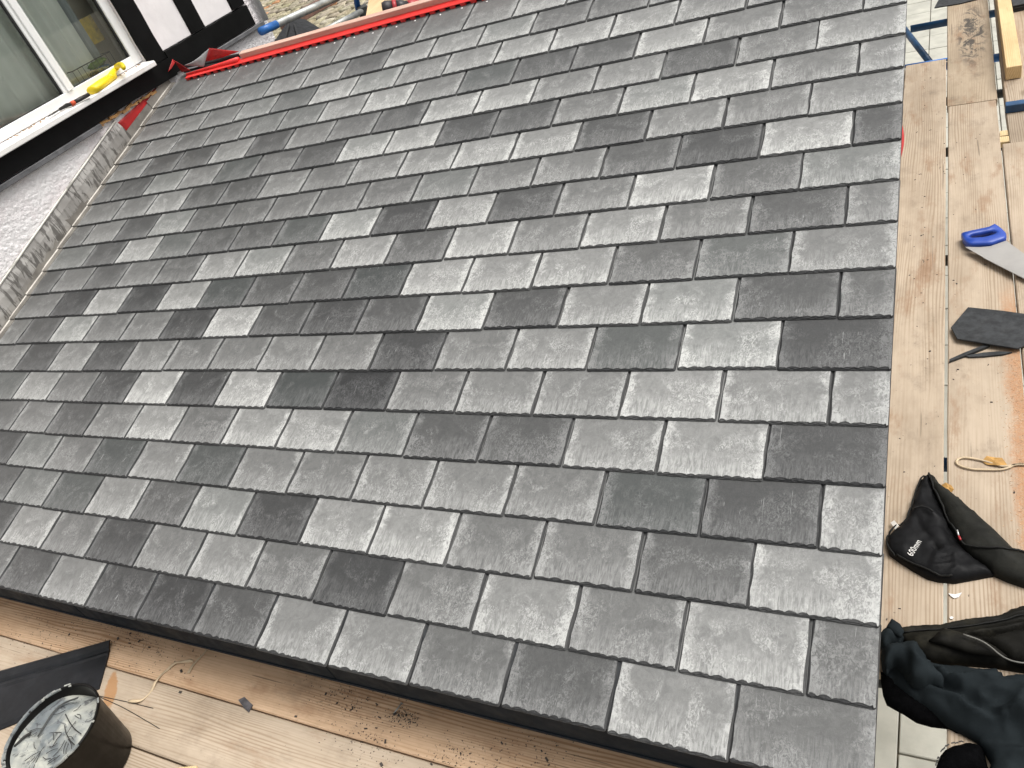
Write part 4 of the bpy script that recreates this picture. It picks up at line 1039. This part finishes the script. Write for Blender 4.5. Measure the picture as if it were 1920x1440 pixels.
jk = thing('jacket', 'dark green-grey work jacket dumped on the boards beside the roof corner', 'jacket', onz(1790, 1330, DZ))
zj = DZ + 0.06
JO = [(212, 480), (222, 430), (255, 440), (300, 415), (370, 400), (440, 385), (505, 392), (535, 440), (575, 505), (625, 556), (800, 566), (1000, 578), (1140, 592), (1172, 625), (1200, 655), (1290, 636), (1420, 640), (1650, 640), (1650, 1560), (1100, 1560), (1075, 1440), (1100, 1330), (1040, 1220), (980, 1150), (860, 1085), (720, 1015), (620, 950), (540, 895), (400, 800), (300, 725), (255, 650), (222, 570)]
jv, jh = drape(L6(JO, zj), DZ + 0.004, 0.064, 0.085, [
    (L6([(330, 570), (400, 620), (460, 710)], zj), 0.0340, 0.0102), (L6([(300, 600), (310, 660), (300, 700)], zj), -0.0510, 0.0119), (L6([(370, 590), (420, 690), (470, 760), (560, 900)], zj), -0.0340, 0.0102),
    (L6([(505, 400), (495, 520), (470, 690)], zj), 0.0306, 0.0102), (L6([(530, 500), (590, 600), (640, 670)], zj), -0.0374, 0.0102), (L6([(560, 490), (640, 610), (720, 680)], zj), 0.0374, 0.0102),
    (L6([(470, 715), (600, 690), (700, 682)], zj), 0.0340, 0.0085), (L6([(490, 760), (600, 745), (690, 730)], zj), -0.0408, 0.0110), (L6([(690, 690), (695, 740), (760, 735), (900, 705), (1020, 650)], zj), 0.0374, 0.0102),
    (L6([(720, 700), (820, 690), (960, 650), (1030, 610)], zj), -0.0442, 0.0153), (L6([(700, 780), (850, 850), (1000, 960), (1200, 1040)], zj), -0.0442, 0.0187), (L6([(480, 770), (640, 800), (800, 870), (920, 980), (1100, 1060), (1400, 1010)], zj), 0.0340, 0.0136),
    (L6([(1210, 1050), (1355, 1010), (1600, 960)], zj), 0.0306, 0.0119), (L6([(540, 880), (640, 900), (740, 980)], zj), 0.0204, 0.0119), (L6([(1000, 1160), (1200, 1210), (1500, 1250)], zj), -0.0374, 0.0153), (L6([(1100, 1330), (1180, 1290), (1400, 1290)], zj), 0.0255, 0.0153),
    (L6([(380, 420), (375, 520)], zj), 0.0136, 0.0051), (L6([(430, 410), (430, 500)], zj), 0.0119, 0.0051)], 0.0075, 0.014, 0.005, 21, None, True)
put('body', jv, M['jacket'], jk, True)
cv, ch = drape(L6([(190, 352), (218, 312), (300, 243), (372, 292), (402, 345), (370, 402), (300, 420), (250, 455), (222, 430)], zj), DZ + 0.004, 0.055, 0.03, [
    (L6([(215, 335), (285, 425)], zj), 0.006, 0.004), (L6([(235, 318), (310, 410)], zj), 0.006, 0.004), (L6([(258, 312), (335, 405)], zj), 0.006, 0.004), (L6([(200, 350), (260, 440)], zj), 0.006, 0.004)], 0.0055, 0.018, 0.001, 22)
put('cuff', cv, M['jacket'], jk, True)
sv5, sh5 = drape(L6([(225, 452), (262, 428), (330, 408), (420, 388), (505, 394), (545, 455), (600, 545), (660, 610), (720, 672), (712, 735), (640, 728), (560, 745), (480, 735), (430, 690), (390, 620), (330, 566), (285, 590), (262, 640), (232, 560)], zj + .04), DZ + 0.055, 0.060, 0.050, [
    (L6([(330, 566), (300, 500), (290, 440)], zj + .04), 0.014, 0.012), (L6([(500, 400), (492, 520), (470, 700)], zj + .04), 0.022, 0.011), (L6([(420, 420), (410, 520), (440, 640)], zj + .04), -0.016, 0.014),
    (L6([(540, 470), (590, 590), (660, 690)], zj + .04), -0.024, 0.012), (L6([(480, 722), (600, 695), (705, 684)], zj + .04), 0.016, 0.009), (L6([(560, 490), (630, 600), (715, 675)], zj + .04), 0.016, 0.009)], 0.0075, 0.006, 0.004, 25, None, True)
put('sleeve', sv5, M['jacket'], jk, True)
put('cuff_flap', drape(L6([(262, 315), (305, 248), (372, 292), (402, 345), (378, 395), (330, 372)], zj), DZ + 0.052, 0.012, 0.015, [], 0.008, 0.006, 0.001, 23)[0], M['jacket'], jk, True)

# ------------------------------------------------------------------ front deck: bucket, fascia offcut, scraps
BC = (-2.456, -0.398, DZ)
bk = thing('bucket', 'black plastic bucket of grey adhesive at the bottom left', 'bucket', BC)
put('body', lathe([(0.128, 0.0), (0.136, 0.006), (0.160, 0.225), (0.166, 0.228), (0.166, 0.240), (0.161, 0.241), (0.157, 0.232), (0.150, 0.150), (0.0, 0.150)], BC, 56), M['bucket'], bk, True)
rb = random.Random(8); av = []; af = []; NA = 56; NRr = 9
for i in range(NRr + 1):
    for k in range(NA):
        q = 2 * math.pi * k / NA; rr = 0.1535 * (i / NRr)
        hgt = 0.212 + 0.010 * (i / NRr) ** 6 * (1 if 0.6 < q < 5.4 else -1.2) + 0.005 * math.sin(3 * q + i) * (i / NRr) - 0.055 * math.exp(-((((q - 1.65 + math.pi) % (2 * math.pi)) - math.pi) / 0.55) ** 2) * max(0, (i / NRr - 0.55) / 0.45) ** 1.5 + 0.004 * math.sin(rr * 90 + q)
        av.append((BC[0] + rr * math.cos(q), BC[1] + rr * math.sin(q), BC[2] + hgt))
for i in range(NRr):
    for k in range(NA): af.append((i * NA + k, i * NA + (k + 1) % NA, (i + 1) * NA + (k + 1) % NA, (i + 1) * NA + k))
put('adhesive', (av, af), M['adhesive'], bk, True)
sm_ = []
for k in range(150):
    q = rb.uniform(2.3, 6.2)
    if rb.random() < .08: q = rb.uniform(0, 6.28)
    rr = rb.choice((0.1625, 0.1655, 0.159)); sm_.append(box((BC[0] + rr * math.cos(q), BC[1] + rr * math.sin(q), BC[2] + 0.2405), (0.0055, rb.uniform(.006, .03), rb.uniform(.002, .006)), q))
put('rim_smears', join(*sm_), M['adhesive'], bk, kind='stuff')
for a_ in (2.4, 5.5):
    put('handle_lug', box((BC[0] + 0.169 * math.cos(a_), BC[1] + 0.169 * math.sin(a_), BC[2] + 0.215), (0.012, 0.05, 0.035), a_, 0.003), M['bucket'], bk)
def bz8(pts, r, z=0.2205): return tube([(p[0], p[1], BC[2] + z) for p in spline([onz(x / 6, 1260 + y / 6, BC[2] + z) for x, y in pts], 5)], r, 6, True, 0.35)
put('stir_groove', bz8([(425, 725), (500, 600), (600, 450), (720, 350), (880, 290)], 0.0042), M['darksteel'], bk, True)
put('dark_gap', bz8([(110, 880), (180, 820), (265, 735), (345, 685)], 0.0065), M['tooldark'], bk, True)
put('stir_groove', bz8([(735, 470), (780, 560), (840, 640), (915, 700)], 0.0016), M['tooldark'], bk, True)
put('stir_groove', bz8([(725, 600), (745, 690), (790, 770), (840, 820)], 0.0016), M['tooldark'], bk, True)
# strands lying in the adhesive
st = []
for k in range(26):
    q = rb.uniform(0, 6.28); rr = 0.12 * math.sqrt(rb.random()); c0 = Vector((BC[0] + rr * math.cos(q), BC[1] + rr * math.sin(q), BC[2] + 0.219)); d_ = Vector((math.cos(q * 3), math.sin(q * 3), 0)) * rb.uniform(.01, .03); s_ = Vector((-d_.y, d_.x, 0)) * rb.uniform(-.4, .4)
    st.append(tube(spline([c0 - d_, c0 + s_, c0 + d_], 4), 0.0011, 5))
put('strands', join(*st), M['tooldark'], bk, kind='stuff')
fo_ = thing('fascia_offcut', 'anthracite plastic fascia offcut behind the bucket', 'fascia offcut', onz(90, 1280, DZ))
zf = DZ + 0.012
quad = [onz(*q, zf) for q in ((209, 1202), (184, 1290), (-70, 1394), (-70, 1280))]
a, b_, c_, d_ = [Vector(q) for q in quad]
strips = [(0.0, 0.16, 0.030, 0.014), (0.16, 0.24, 0.014, 0.008), (0.24, 0.30, 0.008, 0.010), (0.30, 0.92, 0.010, 0.009), (0.92, 1.0, 0.009, 0.004)]
V = []; F = []
prof = [(0.0, 0.020), (0.03, 0.024), (0.15, 0.018), (0.20, 0.009), (0.25, 0.011), (0.30, 0.008), (0.93, 0.007), (1.0, 0.004)]
for (t_, h) in prof:
    for (p, q) in ((a, b_), (d_, c_)):
        w0 = p.lerp(q, t_); V.append((w0.x, w0.y, DZ + 0.001 + h)); 
for (t_, h) in prof:
    for (p, q) in ((a, b_), (d_, c_)):
        w0 = p.lerp(q, t_); V.append((w0.x, w0.y, DZ + 0.001 + max(0, h - 0.006)))
n = len(prof)
for i in range(n - 1): F += [(2 * i, 2 * i + 1, 2 * i + 3, 2 * i + 2), (2 * n + 2 * i + 2, 2 * n + 2 * i + 3, 2 * n + 2 * i + 1, 2 * n + 2 * i), (2 * i, 2 * i + 2, 2 * n + 2 * i + 2, 2 * n + 2 * i), (2 * i + 3, 2 * i + 1, 2 * n + 2 * i + 1, 2 * n + 2 * i + 3)]
F += [(0, 2 * n, 2 * n + 1, 1), (2 * n - 2, 2 * n - 1, 4 * n - 1, 4 * n - 2)]
put('profile', (V, F), M['fascia_off'], fo_)
def z7(pts, z): return [onz(x / 3.4286, 1080 + y / 3.4286, z) for x, y in pts]
sp3 = z7([(825, 805), (905, 802), (965, 740), (1000, 690), (1050, 620), (1110, 570), (1170, 555), (1220, 542), (1245, 555)], DZ + 0.006)
put('strap_strip', tube([(p.x, p.y, p.z + 0.004 * math.sin(i * .5)) for i, p in enumerate(spline(sp3, 5))], [0.0055 + 0.002 * math.sin(i * .6) for i in range(41)], 6, True, 0.25), M['strap'], None, True, 'pale curled plastic strip lying on the front boards', 'strip', 'plastic strips')
sp4 = z7([(1210, 625), (1235, 580), (1265, 545), (1310, 500), (1335, 465)], DZ + 0.005)
put('strap_strip', tube([(p.x, p.y, p.z) for i, p in enumerate(spline(sp4, 5))], [0.007 - 0.0002 * i for i in range(21)], 6, True, 0.25), M['strap'], None, True, 'short pale plastic strip running towards the eaves', 'strip', 'plastic strips')
for pts, lb in (([(625, 770), (800, 850), (1025, 980)], 'long thin wire beside the bucket'), ([(640, 772), (800, 805), (985, 850)], 'short thin wire beside the bucket')):
    put('thin_wire', tube(spline(z7(pts, DZ + 0.004), 5), 0.0012, 5), M['tooldark'], None, True, lb, 'wire', 'wires on the deck')
chp = [p[:2] for p in z7([(1535, 800), (1575, 780), (1625, 830), (1600, 878), (1570, 850)], DZ + 0.004)]
put('slate_chip', prism(chp, DZ + 0.002, DZ + 0.008), M['chip'], None, False, 'grey slate chip lying on the gap between the front boards', 'slate chip')
nl = [onz(440 + x / 4.174, 1180 + y / 4.174, DZ + 0.003) for x, y in ((1245, 660), (1305, 580))]
no = put('loose_nail', tube(nl, 0.0022, 8), M['galv'], None, True, 'loose nail lying on the front board under the eaves', 'nail')
dN = (Vector(nl[1]) - Vector(nl[0])).normalized(); put('head', tube([Vector(nl[1]), Vector(nl[1]) + dN * 0.0015], 0.0045, 10), M['galv'], no)
pk = [p[:2] for p in z7([(1130, 1242), (1200, 1232), (1270, 1226), (1275, 1300), (1120, 1300)], DZ + 0.003)]
put('wood_scrap', prism(pk, DZ + 0.002, DZ + 0.010), M['pine'], None, False, 'small orange wood scrap at the bottom edge near the bucket', 'scrap')
# loose debris
def chips(n, fn, smin, smax, seed, zt):
    r_ = random.Random(seed); out = []
    for _ in range(n):
        x, y = fn(r_); s = r_.uniform(smin, smax); out.append(box((x, y, zt + s * .15), (s, s * r_.uniform(.25, .7), s * .3), r_.uniform(0, 3.14)))
    return join(*out)
def clusters(cl):
    def fn(r_):
        x, y, s = r_.choice(cl); return x + r_.gauss(0, s), y + r_.gauss(0, s * .5)
    return fn
c1 = [(*onz(760, 1345, DZ)[:2], .03), (*onz(700, 1400, DZ)[:2], .09), (*onz(860, 1420, DZ)[:2], .06), (*onz(650, 1310, DZ)[:2], .10), (*onz(250, 1190, DZ)[:2], .12), (*onz(90, 1180, DZ)[:2], .15), (*onz(1000, 1420, DZ)[:2], .10), (*onz(300, 1210, DZ)[:2], .15)]
def front(r_):
    while True:
        x, y = clusters(c1)(r_)
        if -0.70 < y < 0.12 and not (-0.0842 < y < -0.0793): return x, y
def right(r_):
    while True:
        x = r_.choice((r_.uniform(-.01, .128), r_.uniform(.142, .36))); y = r_.uniform(0.5, 4.6)
        return x, y
deb = put('slate_debris', join(chips(1500, front, 0.001, 0.0045, 31, DZ + 0.002), chips(130, right, 0.0015, 0.0075, 32, DZ), chips(34, front, 0.006, 0.014, 33, DZ + 0.002)), M['debris'], None, False, 'dark slate crumbs scattered over the boards', 'debris', None, 'stuff')
def dust(r_):
    y = r_.uniform(0.9, 2.05); return min(0.363, 0.363 - abs(r_.gauss(0, 0.028))), y
put('wood_shavings', chips(1400, dust, 0.0015, 0.0035, 41, DZ), M['shaving'], None, False, 'orange sawdust along the edge of the board', 'sawdust', None, 'stuff')

# ------------------------------------------------------------------ tools on the window sill
ZS = 1.190
def onsill(x, y, z=ZS + 0.02): return onz(x, y, z)
yt = thing('yellow_tool', 'yellow plastic tool with a curved handle on the white window sill', 'hand tool', onsill(195, 150))
pa, pb = onsill(172, 170), onsill(211, 143)
c0, c1_ = Vector(pa), Vector(pb)
pts = [c0 + (c1_ - c0) * t_ for t_ in (0, .03, .5, .97, 1.0)]
put('body', tube(pts, [0.030, 0.042, 0.044, 0.038, 0.028], 12, True, 0.62), M['yellow'], yt, True)
hp_ = [onsill(x, y, z) for x, y, z in ((206, 147, 1.212), (212, 136, 1.225), (217, 128, 1.238), (222, 123, 1.25), (228, 122, 1.258), (232, 127, 1.255))]
put('handle', tube(spline(hp_, 5), [0.022] + [0.019] * 15 + [0.018, 0.017, 0.016, 0.014, 0.012, 0.010][:26 - 16] if False else [0.026 - 0.0004 * i for i in range(26)], 10, True, 0.8), M['yellow'], yt, True)
kn = thing('folding_tool', 'dark hand tool with an orange collar beside the yellow one on the sill', 'hand tool', onsill(130, 195))
q_ = [onsill(x, y, ZS + 0.014) for x, y in ((167, 177), (150, 186), (139, 192), (134, 195), (126, 197), (112, 205), (90, 219))]
put('grip', tube([q_[0], q_[1], q_[2]], [0.011, 0.013, 0.012], 10), M['tooldark'], kn, True)
put('collar', tube([q_[2], q_[3]], [0.0145, 0.0145], 10), M['orange'], kn, True)
put('head', tube([q_[3], q_[4], q_[5]], [0.013, 0.015, 0.010], 8, True, 0.8), M['tooldark'], kn, True)
put('blade', tube([q_[5], Vector(q_[5]).lerp(Vector(q_[6]), .5), q_[6]], [0.010, 0.012, 0.003], 8, True, 0.4), M['tooldark'], kn, True)
crm = []
for k in range(60):
    y = RNG.uniform(2.0, 3.16); crm.append(box((XW + RNG.uniform(-0.02, 0.02), y, 1.1945), (RNG.uniform(.003, .012), RNG.uniform(.003, .012), RNG.uniform(.002, .006)), RNG.uniform(0, 3)))
put('sill_crumbs', join(*crm), M['splinter'], None, False, 'brown crumbs along the back of the window sill', 'crumbs', None, 'stuff')

# ------------------------------------------------------------------ membranes at the top left corner of the roof
def sheet(name, P, mat, label, cat, n=8, bulge=0.0, group=None, rip=0.0, seed=0):
    """quad patch a,b,c,d with bulge"""
    a, b, c, d = [Vector(p) for p in P]; V = []; F = []; nm = (b - a).cross(d - a).normalized(); r_ = random.Random(seed)
    for j in range(n + 1):
        for i in range(n + 1):
            u, v = i / n, j / n; p = (a.lerp(b, u)).lerp(d.lerp(c, u), v)
            p = p + nm * (bulge * math.sin(math.pi * u) * math.sin(math.pi * min(1, v * 1.0)) + rip * math.sin(6 * u + 4 * v) + r_.uniform(-1, 1) * rip * .15); V.append(p)
    for j in range(n):
        for i in range(n): F.append((j * (n + 1) + i, j * (n + 1) + i + 1, (j + 1) * (n + 1) + i + 1, (j + 1) * (n + 1) + i))
    o = put(name, (V, F), mat, None, True, label, cat, group); s = o.modifiers.new('solid', 'SOLIDIFY'); s.thickness = 0.0015; return o
def rp(u, v, h):   # roof coordinates -> world
    x, y, z = -u * W, v * E, h
    return (x, y * math.cos(TH) - z * math.sin(TH), y * math.sin(TH) + z * math.cos(TH))
sheet('red_membrane', [(XW + .0085, 2.700, 0.968), (XW + .0085, 2.738, 0.868), (XW + .0085, 3.135, 0.985), (XW + .0085, 3.150, 1.028)], M['redmem'], 'red membrane strip on the wall above the lead flashing', 'membrane', 6, 0.0, 'red membranes')
def onroof(x, y, h):
    d = Vector(ray(x, y)); nrm = Vector((0, -math.sin(TH), math.cos(TH))); c0 = Vector(CAM)
    return tuple(c0 + d * ((h - c0.dot(nrm)) / d.dot(nrm)))
def q2(x, y, h): return onroof(200 + x / 6, y / 6, h)
sheet('red_membrane', [onx(200 + 690 / 6, 812 / 6, XW + .042), onx(200 + 730 / 6, 770 / 6, XW + .044), onx(200 + 775 / 6, 700 / 6, XW + .044), onx(200 + 742 / 6, 664 / 6, XW + .042)], M['redmem'], 'red membrane edge on the wall at the top of the flashing', 'membrane', 5, 0.0, 'red membranes')
sheet('red_membrane', [q2(745, 672, 0.105), q2(845, 812, 0.012), q2(945, 795, 0.012), q2(850, 735, 0.065)], M['redmem'], 'red membrane fold in the corner below the grey flap', 'membrane', 6, -0.004, 'red membranes')
sheet('red_membrane', [q2(1112, 695, 0.030), q2(1300, 650, 0.035), q2(1490, 578, 0.06), q2(1148, 540, 0.10)], M['redmem'], 'red membrane flap sticking up behind the vent strip', 'membrane', 8, 0.006, 'red membranes', 0.002)
sheet('grey_membrane', [q2(868, 735, 0.035), q2(1092, 752, 0.030), q2(1148, 548, 0.105), q2(985, 690, 0.06)], M['greymem'], 'curled grey membrane flap in the ridge corner', 'membrane', 8, 0.014, 'grey membranes')
sheet('black_membrane', [q2(850, 775, 0.008), q2(1420, 668, 0.010), q2(1720, 565, 0.030), q2(1000, 690, 0.018)], M['blackmem'], 'black membrane lying over the ridge corner', 'membrane', 8, 0.004, 'black membranes', 0.003)
sheet('grey_membrane', [q2(1700, 600, -0.02), q2(2480, 420, -0.02), q2(2330, 395, -0.01), q2(1860, 500, -0.01)], M['greymem'], 'grey membrane edge rolled along behind the batten', 'membrane', 8, 0.006, 'grey membranes')
sheet('black_membrane', [q2(1480, 650, -0.02), q2(1960, 560, -0.03), q2(1900, 480, -0.02), q2(1690, 545, -0.01)], M['blackmem'], 'black membrane edge behind the start of the batten', 'membrane', 8, 0.004, 'black membranes')

# ------------------------------------------------------------------ beyond the ridge
tube_thing('grey scaffold tube with a blue end beyond the house corner', atd(489, 59, 5.7), atd(690, -32, 6.6), M['galv'], 0.0242, end=0.155)
tube_thing('grey scaffold tube just behind the ridge batten', atd(600, 62, 7.0), atd(684, 18, 7.4), M['galv'], 0.0242)
tube_thing('blue upright scaffold tube behind the ridge', atd(672, 20, 7.45), atd(662, -40, 7.2), M['bluepaint'], 0.0242)
put('scaffold_coupler', box(atd(682, 22, 7.4), (0.09, 0.09, 0.10), 0.6, 0.012), M['darksteel'], None, False, 'dark scaffold coupler at the end of the grey tube', 'coupler')
bb = [atd(553, 36, 8.2), atd(640, -14, 8.8)]
d3 = (Vector(bb[1]) - Vector(bb[0])); ang = math.atan2(d3.y, d3.x)
put('brown_beam', box((Vector(bb[0]) + Vector(bb[1])) / 2, (d3.length + .4, 0.06, 0.10), Matrix.Rotation(ang, 3, 'Z') @ Matrix.Rotation(-math.atan2(d3.z, math.hypot(d3.x, d3.y)), 3, 'Y'), 0.005), M['brownwood'], None, False, 'brown painted beam below the blue-ended tube', 'beam')
q = [atd(*p) for p in ((512, 80, 6.6), (545, 33, 7.2), (572, 36, 7.3), (612, 60, 7.0), (600, 76, 6.7))]
qv = [Vector(p) for p in q]; lowq = [p + Vector((0, 0.05, -0.35)) for p in qv]
V = [tuple(p) for p in qv + lowq]; F = [(0, 1, 2, 3, 4), (9, 8, 7, 6, 5)] + [(i, (i + 1) % 5, 5 + (i + 1) % 5, 5 + i) for i in range(5)]
bt = put('plastic_crate', (V, F), M['blackmem'], None, False, 'black plastic tray behind the ridge under the blue-ended tube', 'tray')
for k, (pa, pb) in enumerate((((533, 78), (542, 44)), ((560, 74), (552, 46)))):
    put('rib', tube([Vector(atd(*pa, 6.62)) , Vector(atd(*pb, 7.0))], 0.008, 6), M['seal'], bt)
pw = [Vector(atd(*p)) for p in ((682, 52, 5.9), (752, 34, 5.75), (770, -30, 6.5), (697, -30, 6.7))]
V = [tuple(p) for p in pw] + [tuple(p - Vector((0, 0, 0.018))) for p in pw]
put('plywood_board', (V, [(0, 1, 2, 3), (7, 6, 5, 4), (0, 4, 5, 1), (1, 5, 6, 2), (2, 6, 7, 3), (3, 7, 4, 0)]), M['ply'], None, False, 'pale plywood board behind the ridge under the drill', 'board')
dr = thing('cordless_drill', 'black and red cordless drill lying behind the ridge batten', 'drill', atd(750, 18, 5.6))
A_ = Vector(atd(724, 17, 5.55)); B_ = Vector(atd(752, 13, 5.55)); C_ = Vector(atd(784, 12, 5.6))
put('battery', tube([A_ - (B_ - A_) * .25, A_, A_.lerp(B_, .45)], [0.040, 0.050, 0.046], 12), M['drillblack'], dr, True)
put('motor_housing', tube([A_.lerp(B_, .72), B_, B_.lerp(C_, .35)], [0.045, 0.042, 0.035], 12), M['drillblack'], dr, True)
put('red_band', tube([A_.lerp(B_, .45), A_.lerp(B_, .72)], [0.050, 0.047], 12), M['drillred'], dr, True)
put('red_shell', tube([B_.lerp(C_, .35), B_.lerp(C_, .6), C_, C_ + (C_ - B_) * .12], [0.036, 0.043, 0.042, 0.03], 12), M['drillred'], dr, True)
put('handle_grip', tube([B_, B_ + Vector((0.05, 0.10, -0.03))], [0.028, 0.026], 10), M['drillblack'], dr, True)
